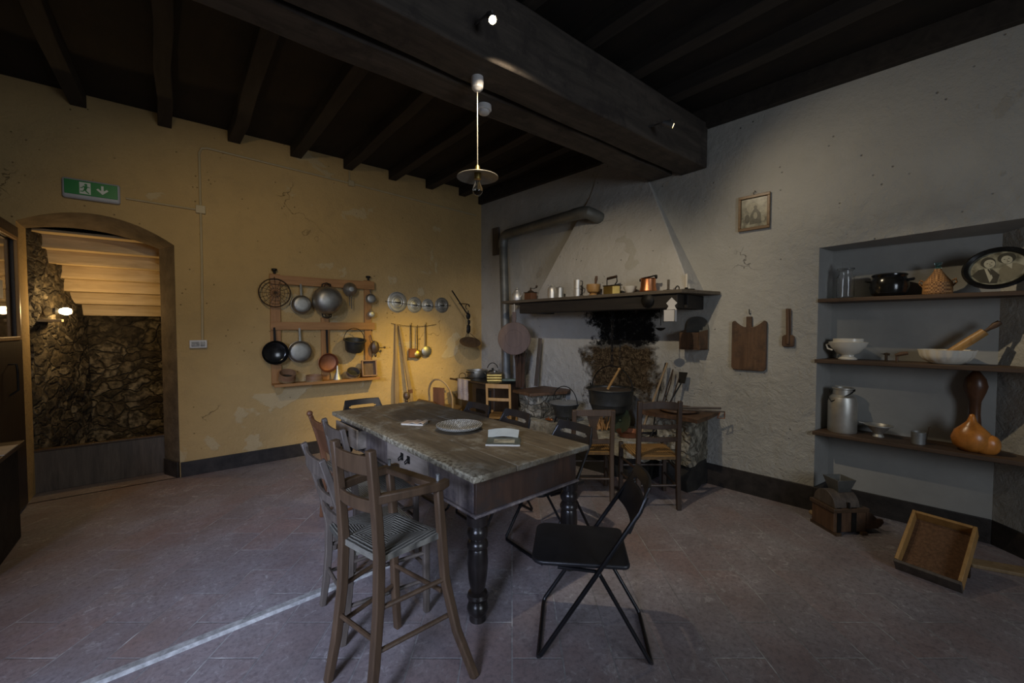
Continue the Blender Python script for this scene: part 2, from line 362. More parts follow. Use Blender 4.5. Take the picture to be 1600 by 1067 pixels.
M = dict(
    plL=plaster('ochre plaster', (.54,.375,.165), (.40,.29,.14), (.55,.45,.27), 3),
    plR=plaster('grey white plaster', (.46,.45,.41), (.38,.37,.33), (.34,.32,.27), 11, fire=True),
    plH=plaster('hood plaster', (.50,.485,.45), (.40,.39,.35), (.40,.38,.32), 31),
    plO=plaster('plain plaster', (.45,.42,.36), (.35,.33,.28), (.4,.37,.3), 17),
    plN=simple('smooth grey niche plaster', (.34,.335,.31), .9, 0, .1, 3, .25, .2, .02),
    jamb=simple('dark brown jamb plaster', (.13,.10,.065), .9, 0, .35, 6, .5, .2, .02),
    floor=floor_mat(),
    skirt=simple('black painted skirting', (.022,.018,.016), .6, 0, .6, 12, .6),
    board=wood('soot dark ceiling boards', (.006,.004,.003), (.022,.014,.007), 'y', .85, 1.2, (.008,.006,.004)),
    joist=wood('old grey brown joist', (.010,.008,.006), (.040,.031,.023), 'y', .85, 1.6),
    beam=wood('old dark main beam', (.022,.018,.015), (.10,.082,.065), 'x', .8, 1.4, (.035,.028,.024)),
    stair=wood('pale stair timber', (.34,.24,.12), (.62,.48,.28), 'x', .6, 2, None, .15),
    stone=masonry('rubble stone wall', [(.06,.045,.025), (.20,.155,.09), (.38,.32,.22)], 5.5, .05, .85, (.07,.055,.035)),
    hstone=masonry('hearth stonework', [(.18,.16,.11), (.36,.33,.25), (.5,.47,.38)], 5.5, .03, .9, (.2,.18,.13)),
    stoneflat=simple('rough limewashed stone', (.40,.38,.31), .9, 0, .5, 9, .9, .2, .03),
    black_base=simple('black stone and painted shadow', (.02,.018,.015), .8, 0, .5, 9, .8),
    table=table_mat(),
    tabled=wood('dark table apron', (.016,.010,.007), (.075,.038,.022), 'z', .55, 2.2, (.035,.025,.02)),
    tablel=wood('grey worn apron', (.08,.065,.06), (.28,.235,.21), 'z', .65, 3, (.07,.058,.062)),
    drawer=wood('pale drawer front', (.18,.15,.12), (.36,.31,.26), 'y', .6, 3),
    legblk=simple('black turned leg', (.014,.011,.010), .28, 0, .5, 10, .25),
    iron=simple('black iron', (.018,.017,.016), .5, .7, .4, 14, .4),
    rust=simple('rusty wire', (.06,.038,.022), .7, .5, .4, 20, .4),
    alu=simple('dull aluminium', (.56,.55,.50), .42, .85, .18, 7, .12),
    alud=simple('dark worn aluminium', (.36,.35,.31), .42, .95, .3, 7, .2),
    shiny=simple('polished aluminium', (.80,.78,.72), .42, .8, .1, 7, .06),
    tin=simple('zinc stove pipe', (.17,.175,.165), .5, .6, .3, 5, .3),
    copper=simple('copper', (.62,.26,.12), .32, 1, .25, 8, .15),
    copperd=simple('dull copper', (.30,.13,.07), .5, .8, .3, 8, .2),
    brass=simple('brass', (.52,.38,.12), .35, 1, .2, 8, .1),
    enam=simple('black enamel', (.010,.010,.010), .16, 0, .5, 9, .05),
    greyen=simple('dark grey pot', (.035,.035,.03), .4, .2, .35, 9, .3),
    wd=wood('dark chair wood', (.022,.013,.008), (.062,.037,.022), 'z', .45),
    wb=wood('brown chair wood', (.042,.025,.014), (.105,.064,.036), 'z', .42),
    wg=wood('greyish chair wood', (.045,.036,.03), (.13,.105,.085), 'z', .5),
    wr=wood('reddish panel wood', (.085,.033,.014), (.17,.075,.034), 'z', .5),
    wo=wood('honey wood', (.30,.155,.045), (.50,.29,.10), 'z', .42),
    rack=wood('orange pine', (.26,.115,.03), (.46,.23,.075), 'x', .5),
    rackz=wood('orange pine upright', (.26,.115,.03), (.46,.23,.075), 'z', .5),
    shelf=wood('dark shelf board', (.035,.02,.011), (.11,.065,.036), 'x', .6),
    mant=wood('sooty mantel beam', (.007,.006,.005), (.026,.02,.015), 'x', .7),
    mantt=wood('grey mantel board', (.05,.04,.028), (.15,.12,.085), 'x', .7),
    cut=wood('brown cutting board', (.055,.026,.012), (.15,.08,.04), 'z', .6, 3, (.05,.028,.016)),
    rb=wood('round board wood', (.075,.048,.038), (.15,.10,.08), 'z', .65),
    olive=wood('pale tool wood', (.20,.13,.06), (.36,.25,.13), 'z', .55),
    sieve=wood('bent sieve wood', (.20,.10,.05), (.34,.20,.11), 'x', .55),
    rushg=rush_mat('grey rush', (.17,.16,.13), 1, 1, 75),
    rusho=rush_mat('golden rush', (.36,.20,.06), 1, 1, 60),
    wick=weave_mat('wicker', (.52,.27,.10), (.14,.06,.02), 88),
    trivet=weave_mat('grey straw weave', (.36,.35,.30), (.07,.06,.045), 90),
    blackp=simple('black plastic', (.012,.012,.014), .42, 0, .3, 12, .05),
    blackm=simple('black lacquered tube', (.010,.010,.012), .3, .3, .3, 12, .03),
    white=simple('white porcelain', (.74,.70,.60), .2, 0, .06, 8, .03),
    whitep=simple('white plastic', (.62,.61,.60), .4, 0, .05, 8, .02),
    strip=simple('scuffed white strip', (.33,.33,.32), .55, 0, .45, 30, .2),
    cream=simple('cream conduit', (.46,.37,.21), .5, 0, .08, 8, .05),
    paper=simple('paper', (.50,.47,.40), .7, 0, .12, 9, .05),
    papert=simple('tan paper', (.42,.32,.22), .7, 0, .2, 12, .2),
    cover=simple('dark magazine cover', (.06,.07,.055), .35, 0, .3, 25, .02),
    coverb=simple('pale blue grey cover', (.30,.34,.34), .4, 0, .1, 12, .02),
    pict=photo_bg(),
    green=simple('safety green', (.01,.22,.045), .4, 0, .05, 5, 0),
    signw=simple('sign white', (.65,.70,.62), .4, 0, .03, 5, 0),
    signf=simple('sign housing', (.42,.43,.46), .45, 0, .06, 8, .05),
    gourd=simple('orange gourd', (.50,.19,.035), .3, 0, .45, 9, .25),
    gourdd=simple('brown gourd', (.10,.042,.018), .35, 0, .4, 9, .2),
    towel=weave_mat('checked towel', (.72,.66,.60), (.22,.10,.08), 110),
    cloth=simple('teal cloth', (.13,.17,.14), .9, 0, .3, 20, .5),
    reeds=wood('dark reeds', (.02,.011,.007), (.10,.05,.028), 'z', .7, 6),
    mesh=simple('rusty perforated plate', (.17,.09,.045), .6, .4, .35, 60, .8),
    tinb=simple('bare tin', (.33,.34,.33), .4, .6, .2, 10, .2),
    wire=simple('grey wire', (.09,.085,.07), .5, .8, .3, 20, .1),
    enamw=simple('chipped cream enamel', (.20,.19,.16), .4, 0, .2, 18, .05),
    candle=simple('candle wax', (.60,.55,.45), .5, 0, .08, 8, .05),
    fgold=wood('gilt brown frame', (.12,.065,.022), (.24,.14,.06), 'x', .4),
    sk=simple('photograph skin tone', (.42,.40,.30), .4, 0, .08, 20, 0),
    skd=simple('photograph mid tone', (.20,.18,.12), .4, 0, .15, 20, 0),
    skm=simple('print dark tone', (.085,.08,.055), .4, 0, .4, 60, 0), skl=simple('print light tone', (.30,.28,.20), .4, 0, .3, 60, 0),
    suit=simple('photograph dark suit', (.06,.055,.04), .4, 0, .2, 20, 0),
    leaf=simple('dark green dish', (.035,.05,.03), .35, 0, .4, 10, .1),
    fire=simple('split kindling', (.50,.27,.10), .7, 0, .4, 22, .3),
    glass=glass('clear glass'), gb=glass('blue green glass', (.45,.7,.68)),
    bulb=emis('lamp glow', (1,.80,.42), 60), bulb2=emis('stair lamp glow', (1,.72,.36), 22),
    metalg=simple('grey fitting', (.12,.12,.12), .5, .4, .1, 10, .05),
)

# ------------------------------------------------------------------ the room
ZC = 3.56
b = MB(); b.box(-2.7, 4.9, -2.9, 5.32, -.12, 0); b.box(-1.5, .5, 5.3, 7.2, -.12, 0)
tag(b.build('floor', M['floor']), kind='structure')
b = MB(); b.box(-2.7, 4.9, -2.9, 5.6, ZC, ZC+.08)
tag(b.build('ceiling', M['board']), kind='structure')

# left wall with an arched, splayed doorway
def archz(x, x0, x1, zs0, zs1, peak):
    t = (x-x0)/(x1-x0); return zs0+(zs1-zs0)*t + peak*4*t*(1-t)
b = MB(); T = .28; N = 16
xf = [-1.00+(1.02)*i/N for i in range(N+1)]; xb = [-1.06+(.96)*i/N for i in range(N+1)]
zf = [archz(x,-1.0,.02,2.39,2.31,.17) for x in xf]; zb = [archz(x,-1.06,-.10,2.36,2.30,.09) for x in xb]
y0, y1 = YL, YL+T
b.box(-2.7, -1.0, y0, y1+.02, 0, ZC); b.box(.02, 3.9, y0, y1+.02, 0, ZC)
for i in range(N):
    b.add([(xf[i],y0,zf[i]),(xf[i+1],y0,zf[i+1]),(xf[i+1],y0,ZC),(xf[i],y0,ZC)], [(0,1,2,3)])
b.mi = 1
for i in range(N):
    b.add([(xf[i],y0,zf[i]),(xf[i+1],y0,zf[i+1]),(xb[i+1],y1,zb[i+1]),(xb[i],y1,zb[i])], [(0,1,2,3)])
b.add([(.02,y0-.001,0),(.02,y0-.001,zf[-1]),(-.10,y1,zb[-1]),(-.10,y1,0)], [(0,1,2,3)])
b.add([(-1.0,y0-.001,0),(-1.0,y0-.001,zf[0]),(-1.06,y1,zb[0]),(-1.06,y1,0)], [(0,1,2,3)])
b.add([(-.10,y1,0),(.03,y1,0),(.03,y1,2.6),(-.10,y1,2.6)], [(0,1,2,3)])
tag(b.build('wall_left', [M['plL'], M['jamb']]), kind='structure')

# right wall with the niche, in its own frame
b = MB(); L = 8.3; s0, s1 = 4.26, 5.5; b0, b1, nd, nz = 4.31, 5.23, .26, 2.14
def q(*p): b.add(p, [(0,1,2,3)])
q((-.06,0,0),(s0,0,0),(s0,0,ZC),(-.06,0,ZC)); q((s0,0,nz),(s1,0,nz+.05),(s1,0,ZC),(s0,0,ZC)); q((s1,0,0),(L,0,0),(L,0,ZC),(s1,0,ZC))
q((b1,nd,0),(s1,0,0),(s1,0,nz+.05),(b1,nd,nz))
b.mi = 1
q((s0,0,0),(b0,nd,0),(b0,nd,nz),(s0,0,nz))
q((b0,nd,0),(b1,nd,0),(b1,nd,nz),(b0,nd,nz))
b.add([(s0,0,nz),(b0,nd,nz),(b1,nd,nz),(s1,0,nz+.05)], [(0,1,2,3)])
b.mi = 0; b.box(-.06, L, nd+.02, nd+.1, 0, ZC)
o = b.build('wall_right', [M['plR'], M['plN']]); tag(o, kind='structure'); put(o, (CX,CY,0), RZR)

# walls behind the camera with the daylight windows
def window_wall(name, along, pos, a0, a1, w0, w1, zs, zt, n):
    b = MB()
    def bx(u0,u1,z0,z1):
        if along == 'x': b.box(u0,u1,pos-.2 if pos < 0 else pos,pos if pos < 0 else pos+.2,z0,z1)
        else: b.box(pos-.2,pos,u0,u1,z0,z1)
    bx(a0,w0,0,ZC); bx(w1,a1,0,ZC); bx(w0,w1,0,zs); bx(w0,w1,zt,ZC)
    tag(b.build(name, M['plO']), kind='structure')
    f = MB()
    def fx(u0,u1,z0,z1):
        if along == 'x': f.box(u0,u1,pos-.12,pos-.07,z0,z1)
        else: f.box(pos-.12,pos-.07,u0,u1,z0,z1)
    m_ = (w0+w1)/2
    fx(w0,w0+.06,zs,zt); fx(w1-.06,w1,zs,zt); fx(w0,w1,zs,zs+.06); fx(w0,w1,zt-.06,zt); fx(m_-.03,m_+.03,zs,zt); fx(w0,w1,(zs+zt)/2-.02,(zs+zt)/2+.02)
    tag(f.build('window_%d' % n, M['wb']), kind='structure')
window_wall('wall_near', 'x', -2.7, -2.7, 4.9, .4, 1.8, 1.0, 2.5, 1)
window_wall('wall_door_side', 'y', -2.5, -2.9, 5.5, -.9, .5, 1.0, 2.5, 2)

# skirting bands
def skirt(name, x0, x1):
    b = MB(); b.box(x0, x1, YL-.012, YL+.01, 0, .15); return tag(b.build(name, M['skirt'], bevel=.004), kind='structure')
skirt('baseboard_left', .025, 3.68)
b = MB(); b.box(-.014, 0, 0, .26, 0, .16); o = b.build('baseboard_doorway', M['skirt'], bevel=.003); tag(o, kind='structure'); put(o, (.012, YL-.004, 0), R(24.5))
b = MB(); b.box(3.4, s0, -.012, .01, 0, .2); b.box(s0-.004, b0, -.01, .27, 0, .2)
b.box(b0, b1, nd-.012, nd+.01, 0, .17)
b.add([(b1,nd-.012,0),(s1-.05,.03,0),(s1-.05,.03,.16),(b1,nd-.012,.17),(b1,nd+.01,0),(s1-.03,.06,0),(s1-.03,.06,.16),(b1,nd+.01,.17)], [(0,1,2,3),(4,7,6,5),(3,2,6,7),(1,5,6,2),(0,3,7,4)])
o = b.build('baseboard_right', M['skirt'], bevel=.004); tag(o, kind='structure'); put(o, (CX,CY,0), RZR)
b = MB(); b.box(0, 8.2, -.06, .03, 3.38, 3.56); o = b.build('trim_wall_plate', M['joist'], bevel=.006); tag(o, kind='structure'); put(o, (CX,CY,0), RZR)

# ceiling joists and the two main beams
JX = [-2.3,-1.74,-1.18,-.62,-.02,.54,1.13,1.70,2.27,2.82,3.36]
ordn = ['first','second','third','fourth','fifth','sixth','seventh','eighth','ninth','tenth','eleventh']
for i, x in enumerate(JX):
    rj = random.Random(i)
    b = MB(); w = .10+.02*rj.random()
    pts = [(x+rj.uniform(-.012,.012), y, 3.505+rj.uniform(-.006,.006)) for y in [-2.8+8.1*k/14 for k in range(15)]]
    b.bar(pts, .13, w)
    txt = {3:'dark ceiling joist over the left side of the doorway arch', 4:'dark ceiling joist above the right edge of the doorway', 5:'dark ceiling joist just right of the cable conduit bend', 6:'dark ceiling joist above the left end of the pan rack', 7:'dark ceiling joist above the big round pot of the rack', 8:'dark ceiling joist above the small conduit junction box', 9:'dark ceiling joist over the row of pan lids', 10:'dark ceiling joist nearest the corner of the two walls'}
    o = b.build('ceiling_joist', M['joist'], bevel=.006)
    tag(o, txt.get(i, 'dark ceiling joist, %s from the window end of the room' % ordn[i]), 'ceiling joist', 'joists carrying the dark ceiling boards')
def mainbeam(y0, y1, z0, x1, lab, seed):
    b = MB(); rj = random.Random(seed)
    pts = [(-2.5+(x1+2.5)*k/20, (y0+y1)/2+rj.uniform(-.008,.008), (z0+3.43)/2+rj.uniform(-.006,.006)) for k in range(21)]
    b.bar(pts, 3.43-z0, y1-y0)
    tag(b.build('ceiling_beam', M['beam'], bevel=.012), lab, 'beam', 'pair of main ceiling beams')
mainbeam(2.25, 2.49, 3.02, 3.90, 'thick dark main beam carrying the smoke detector, farther of the pair', 3)
mainbeam(1.93, 2.195, 3.01, 3.955, 'thick dark main beam with the bright spotlight on its side, nearer of the pair', 4)

# ------------------------------------------------------------------ beyond the doorway
b = MB(); b.box(-1.6, -1.06, YL+.3, 7.2, 0, 3)
b.add([(-1.06,YL+T,0),(-.80,6.9,0),(-.80,6.9,3),(-1.06,YL+T,3)], [(0,1,2,3)])
n = 26; vs = []; fs = []; rr = random.Random(5)
for i in range(n+1):
    for j in range(n+1):
        t = i/n; yy = YL+T+.01+t*1.32; xx = -1.06+.26*t+.07*rr.random()*(1 if 0 < i < n else 0)
        vs.append((xx, yy, 2.7*j/n))
for i in range(n):
    for j in range(n): fs.append((i*(n+1)+j, (i+1)*(n+1)+j, (i+1)*(n+1)+j+1, i*(n+1)+j+1))
b.add(vs, fs)
tag(b.build('wall_stair_left', M['stone'], angle=60), kind='structure')
b = MB(); b.box(-1.3, 1.2, 6.92, 7.1, 0, 3); b.box(.55, .7, YL+T, 6.95, 0, 3)
tag(b.build('wall_stair_back', M['stone']), kind='structure')
b = MB(); b.box(-1.5, 1.0, YL+T, 7.1, 2.9, 2.95); tag(b.build('trim_stair_ceiling', M['stone']), kind='structure')
t = thing('wooden_staircase', 'underside of pale wooden stairs seen through the doorway', 'stairs', (0, 0, 0))
ns = 7
for i in range(ns):
    ya = 5.72+i*.163; za = 2.40-i*.125
    c = MB(); c.box(-1.1+.03*i, .5, ya, ya+.185, za-.012, za+.012, None); c.build('tread', M['stair'], t, .003)
    if i < ns-1:
        c = MB(); c.box(-1.1+.03*i, .5, ya+.160, ya+.180, za-.125, za-.013); c.build('riser', M['stair'], t, .002)
t = thing('stair_lamp', 'glowing wall lamp on the stone wall beyond the doorway', 'lamp', (-.90, 5.90, 1.66))
c = MB(); c.lathe([(0,0),(.03,0),(.035,.02),(.02,.04),(0,.04)], 16, M=rot('Y', 90)); c.build('lamp_base', M['metalg'], t)
c = MB(); c.lathe([(0,.04),(.022,.045),(.034,.07),(.036,.10),(.022,.125),(0,.13)], 18, M=rot('Y', 90)); c.build('bulb', M['bulb2'], t)
b = MB(); b.box(-1.02, -.83, 5.80, 5.90, 1.555, 1.58); tag(b.build('wall_ledge', M['stair'], bevel=.003), 'small pale wooden ledge under the lamp beyond the doorway', 'ledge')
t = thing('threshold_board', 'upright wooden board closing the bottom of the doorway', 'board', (-.58, 5.62, 0))
c = MB(); c.box(-.50, .49, -.02, .02, 0, .375); c.build('board', M['wg'], t, .004)
c = MB(); c.box(-.50, .49, -.03, .03, .376, .395); c.build('top_rail', M['wb'], t, .004)

# the open door leaf and the dark cabinet at the left edge
t = thing('door_leaf', 'dark wooden door leaf standing open at the left edge', 'door', (-.985, YL-.02, 0))
c = MB(); c.box(-.05, 0, -.95, -.0, .02, 1.42); c.box(-.05,0,-.95,-.0,2.22,2.33); c.box(-.05,0,-.07,0,1.42,2.22); c.box(-.05,0,-.95,-.85,1.42,2.22); c.build('leaf', M['wd'], t, .004)
c = MB(); c.box(-.01,.012,-.10,-.065,1.40,2.24); c.box(-.01,.012,-.86,-.83,1.40,2.24); c.box(-.01,.012,-.83,-.10,1.40,1.43); c.box(-.01,.012,-.83,-.10,2.21,2.24); c.build('glazing_bead', M['wo'], t, .004)
c = MB(); c.box(-.03,-.024,-.85,-.07,1.42,2.22); c.build('pane', M['glass'], t)
c = MB(); c.box(-.022,-.02,-.46,-.36,1.72,1.86); c.build('sticker', M['paper'], t)
c = MB(); c.tube([(.0,-.40,1.22),(.04,-.40,1.22),(.045,-.40,1.16),(.045,-.40,1.02),(.0,-.40,.98)], .007); c.build('door_handle', M['iron'], t)
t = thing('low_cabinet', 'dark low cabinet with papers on top at the left frame edge', 'cabinet', (-.97, 4.0, 0))
c = MB(); c.box(0, .09, -.2, .5, 0, .66); c.build('body', M['iron'], t, .004)
c = MB(); c.box(-.005, .12, -.22, .53, .66, .69); c.build('top', M['wb'], t, .004)
b = MB(); b.box(-.06,.06,-.15,.15,0,.006); o = b.build('paper_sheets', M['paper']); tag(o, 'white sheets lying on the low dark cabinet', 'paper'); put(o, (-.91, 4.2, .691))

# ------------------------------------------------------------------ fittings on the left wall
t = thing('exit_sign', 'green emergency exit sign with running man and arrow', 'sign', LW(-.54, 0, 2.72), 0)
th = Matrix.Rotation(R(0), 4, 'Y')
c = MB(); c.box(-.185,.185,-.05,0,-.09,.085); c.build('housing', M['signf'], t, .02, seg=3)
c = MB(); c.box(-.168,.168,-.056,-.049,-.055,.068); c.build('green_panel', M['green'], t, .003)
c = MB(); c.box(-.075,.005-.01,-.060,-.055,-.045,.055); c.build('pictogram_field', M['signw'], t)
Pc = rot('X', 90)
c = MB()
def sprism(pts): c.prism(pts, .0605, .0625, M=Pc)
hx, hz = -.034, .035
sprism([(hx+.010*math.cos(a*PI/6), hz+.010*math.sin(a*PI/6)) for a in range(12)])
sprism([(-.052,.022),(-.028,.026),(-.022,.018),(-.030,-.006),(-.046,-.008),(-.046,.008)])
sprism([(-.052,.022),(-.046,.026),(-.056,.004),(-.070,.002),(-.070,.008),(-.060,.010)])
sprism([(-.026,.022),(-.022,.014),(-.010,.010),(-.010,.016)])
sprism([(-.046,-.004),(-.034,-.006),(-.026,-.022),(-.012,-.036),(-.018,-.041),(-.036,-.026)])
sprism([(-.046,-.004),(-.038,-.010),(-.052,-.028),(-.070,-.028),(-.070,-.021),(-.055,-.020)])
c.build('running_man', M['green'], t)
c = MB(); sprism([(.062,.045),(.078,.045),(.078,.0),(.098,.018),(.110,.008),(.070,-.032),(.030,.008),(.042,.018),(.062,.0)]); c.build('arrow', M['signw'], t)
t = thing('cable_conduit', 'cream cable conduit running up and along the wall', 'conduit', LW(0,0,0))
c = MB()
c.tube([(.225,-.012,1.33),(.235,-.012,2.2),(.235,-.012,3.26),(.255,-.012,3.31),(.30,-.012,3.325),(1.74,-.012,3.28),(3.6,-.012,3.20)], .011)
c.tube([(-.32,-.012,2.70),(.20,-.012,2.69)], .009); c.tube([(1.715,-.012,3.28),(1.715,-.012,3.43)], .009); c.build('tube', M['cream'], t)
c = MB(); c.box(.195,.275,-.03,0,2.655,2.735); c.build('junction_box', M['cream'], t, .004)
c = MB(); c.box(1.70,1.77,-.03,0,3.245,3.315); c.build('junction_box', M['cream'], t, .004)
t = thing('light_switch', 'white wall switch under the vertical conduit', 'switch', LW(.19,0,1.335))
c = MB(); c.box(-.072,.072,-.035,0,-.04,.04); c.build('switch_box', M['whitep'], t, .005)
c = MB(); c.box(-.055,.01,-.042,-.034,-.025,.025); c.build('rocker', M['strip'], t, .003)
c = MB(); c.box(.016,.055,-.042,-.034,-.025,.025); c.build('rocker', M['strip'], t, .003)

# wooden pan rack
t = thing('pan_rack', 'orange pine wall rack hung with pans above the black skirting', 'rack', LW(0,0,0))
for nm, (xa, xb_, za, zb_) in (('rail',(.83,2.0,1.985,2.085)), ('rail',(.83,2.0,1.475,1.565))):
    c = MB(); c.box(xa, xb_, -.055, -.03, za, zb_); c.build(nm, M['rack'], t, .003)
for xa, xb_, zt_ in ((.835,.935,2.10),(1.36,1.45,1.62),(1.88,1.965,2.10)):
    c = MB(); c.box(xa, xb_, -.029, -.002, .86, zt_); c.build('upright', M['rackz'], t, .003)
c = MB(); c.box(.83, 2.0, -.20, -.03, .862, .878); c.build('shelf', M['rack'], t, .003)
c = MB(); c.box(.83, 2.0, -.215, -.201, .852, .884); c.build('shelf_lip', M['rack'], t, .003)
for x in (.88, 1.93):
    c = MB(); c.lathe([(0,0),(.012,0),(.012,.03),(.03,.035),(.028,.055),(0,.06)], 12, M=tr(x,-.03,2.10)); c.build('knob', M['iron'], t)

def wallthing(name, label, cat, x, z, n=0, group=None): return thing(name, label, cat, LW(x, n, z), 0, group)
GP = 'pans and strainers hanging on the pine rack'
# wire sieve
t = wallthing('wire_strainer', 'round rusty wire strainer at the top left of the rack', 'strainer', .875, 1.885, .07, GP)
c = MB(); c.tube([(.155*math.cos(2*PI*i/28),0,.155*math.sin(2*PI*i/28)) for i in range(28)], .007, 6, True); c.build('rim', M['rust'], t)
c = MB()
for k in range(8):
    a = PI*k/8; c.tube([(.155*math.cos(a),0,.155*math.sin(a)),(.07*math.cos(a),-.035,.07*math.sin(a)),(0,-.045,0),(-.07*math.cos(a),-.035,-.07*math.sin(a)),(-.155*math.cos(a),0,-.155*math.sin(a))], .0022, 5)
for r_, d_ in ((.05,-.04),(.09,-.03),(.125,-.015)): c.tube([(r_*math.cos(2*PI*i/24),d_,r_*math.sin(2*PI*i/24)) for i in range(24)], .002, 5, True)
c.build('wire_mesh', M['rust'], t)
c = MB(); c.tube([(0,0,.155),(0,.02,.18)], .004, 6); c.build('hanging_loop', M['rust'], t)

def wall_pan(name, label, x, z, r, depth, mat, hl, mode='bottom', n=.06, hw=.022, hmat=None, rim=None, g_=GP, lathe_prof=None):
    t = wallthing(name, label, 'pan' if 'pan' in name else name.split('_')[-1], x, z, n, g_)
    if lathe_prof: pr = lathe_prof
    elif mode == 'bottom': pr = [(r*1.04,0),(r*1.04,.004),(r,.006),(r*.97,depth*.6),(r*.88,depth*.9),(r*.78,depth),(r*.45,depth+.004),(0,depth+.004)]
    else: pr = [(0,0),(r*.8,0),(r*.9,depth*.3),(r*1.02,depth),(r*.98,depth+.003),(r*.84,depth*.3),(r*.74,.008),(0,.008)]
    c = MB(); c.lathe(pr, 32, M=OUT); c.build('pan_body', mat, t)
    if hl:
        c = MB(); c.bar([(0,-.01,r*.95),(0,.0,r+hl*.4),(0,.012,r+hl)], hw, .007, up=(1,0,0)); c.build('handle', hmat or mat, t, .002)
    return t
wall_pan('frying_pan', 'grey aluminium pan with strap handle, second on the upper rail', 1.14, 1.765, .105, .075, M['alud'], .16)
t = wallthing('stock_pot', 'big round bellied aluminium pot on the upper rail', 'pot', 1.405, 1.82, .06, GP)
c = MB(); c.lathe([(.135,0),(.135,.005),(.15,.01),(.165,.05),(.16,.12),(.13,.17),(.08,.195),(0,.20)], 36, M=OUT); c.build('pot_body', M['alud'], t)
for sgn in (1, -1):
    c = MB(); c.tube([(-.05,-.04,sgn*.150),(-.045,-.05,sgn*.19),(0,-.055,sgn*.205),(.045,-.05,sgn*.19),(.05,-.04,sgn*.150)], .008, 8); c.tube([(-.03,-.06,sgn*.15),(-.02,-.07,sgn*.185),(.02,-.07,sgn*.185),(.03,-.06,sgn*.15)], .005, 6); c.build('handle', M['iron'], t)
t = wallthing('small_strainer', 'small grey conical strainer with two prongs hanging down', 'strainer', 1.69, 1.97, .06, GP)
c = MB(); c.lathe([(.082,0),(.085,.005),(.07,.03),(.045,.055),(.03,.07),(0,.075)], 28, M=OUT); c.build('bowl', M['alud'], t)
c = MB(); c.tube([(-.012,-.01,-.07),(-.008,-.015,-.20)], .005, 6); c.tube([(.016,-.01,-.07),(.012,-.015,-.235)], .005, 6); c.build('prong', M['wire'], t)
wall_pan('tin_ladle', 'small round tin dipper on the right upright, upper one', 1.945, 1.865, .062, .045, M['alud'], .06, hw=.012)
wall_pan('tin_cup', 'small shiny tin cup on the right upright, lower one', 1.948, 1.67, .042, .04, M['alu'], .03, hw=.01)
# lower row
wall_pan('black_frying_pan', 'black speckled frying pan, leftmost on the lower rail', .865, 1.225, .130, .05, M['enam'], .18, 'open')
wall_pan('aluminium_frying_pan', 'dull aluminium frying pan beside the black pan', 1.12, 1.225, .122, .055, M['alud'], .18)
wall_pan('copper_frying_pan', 'copper coloured frying pan above the funnel', 1.415, 1.085, .112, .05, M['copperd'], .30, 'open', hmat=M['iron'])
t = wallthing('hanging_bucket', 'dark iron pot hanging by its bail from the lower rail', 'pot', 1.715, 1.28, .13, GP)
c = MB(); c.lathe([(0,-.075),(.085,-.075),(.105,-.05),(.118,.06),(.135,.066),(.135,.076),(.112,.076),(.10,-.045),(.08,-.066),(0,-.066)], 32, M=rot('X', 12)); c.build('pot_body', M['greyen'], t)
c = MB(); c.tube([(.125*math.cos(R(a)), .01, .065+.15*math.sin(R(a))) for a in range(0, 181, 12)], .004, 6); c.build('bail_handle', M['iron'], t)
t = wallthing('wooden_ladle', 'dark wooden scoop with side knob at the right of the rack', 'ladle', 1.99, 1.25, .05, GP)
c = MB(); c.lathe([(.055,0),(.065,.01),(.06,.05),(.03,.07),(0,.075)], 24, M=OUT@Matrix.Diagonal((.8,1.3,1,1))); c.build('scoop', M['wb'], t)
c = MB(); c.tube([(.04,-.02,-.01),(.115,-.03,-.005)], .006, 8); c.blob((.125,-.03,-.005), (.03,.03,.03), 1, .02); c.build('side_knob', M['wb'], t)
c = MB(); c.tube([(-.05,0,.16),(-.03,-.01,.09),(0,-.01,.05)], .006, 8); c.blob((0,-.04,-.10), (.03,.03,.05), 2, .02); c.build('handle', M['wb'], t)
# on the rack shelf (z .878)
GS = 'kitchen tools lying on the shelf of the pine rack'
def shelfitem(name, label, cat, x, n=.115, z=.878, g_=GS): return thing(name, label, cat, LW(x, n, z), 0, g_)
def hoop(name, label, x, z, r, h, tilt, mat=None):
    t = shelfitem(name, label, 'sieve', x, .115, z)
    Mx = rot('X', tilt)
    c = MB(); c.lathe([(r,-h/2),(r,h/2),(r-.006,h/2),(r-.006,-h/2),(r,-h/2)], 36, M=Mx); c.build('hoop', mat or M['sieve'], t)
    c = MB(); c.lathe([(r+.003,-h/2+.0),(r+.003,-h/2+.02),(r,-h/2+.02)], 36, M=Mx); c.build('band', M['olive'], t)
    c = MB(); c.lathe([(0,-h/2+.01),(r-.006,-h/2+.01),(r-.006,-h/2+.006),(0,-h/2+.006)], 36, M=Mx); c.build('screen', M['wire'], t)
hoop('flour_sieve', 'tilted round bentwood sieve at the left end of the shelf', .975, .960, .085, .085, 28)
hoop('drum_sieve', 'flat round bentwood sieve beside the tilted one', 1.255, .915, .088, .07, 3)
t = shelfitem('tin_funnel', 'upside down tin funnel below the copper pan', 'funnel', 1.515)
c = MB(); c.lathe([(.05,0),(.052,.002),(.02,.09),(.008,.17),(.006,.17),(.016,.09),(.046,.002),(.05,0)], 26); c.build('cone', M['alu'], t)
hoop('wicker_bowl', 'small dark rimmed round bowl between funnel and box', 1.70, .945, .078, .06, 38, M['wg'])
t = thing('wooden_tray_box', 'small pale wooden box stood on edge at the shelf end', 'box', LW(1.90, .11, .885), R(-8), GS)
Mx = rot('X', -12)
c = MB(); c.box(-.085,.085,0,.012,0,.20,Mx); c.build('back', M['cut'], t)
c = MB()
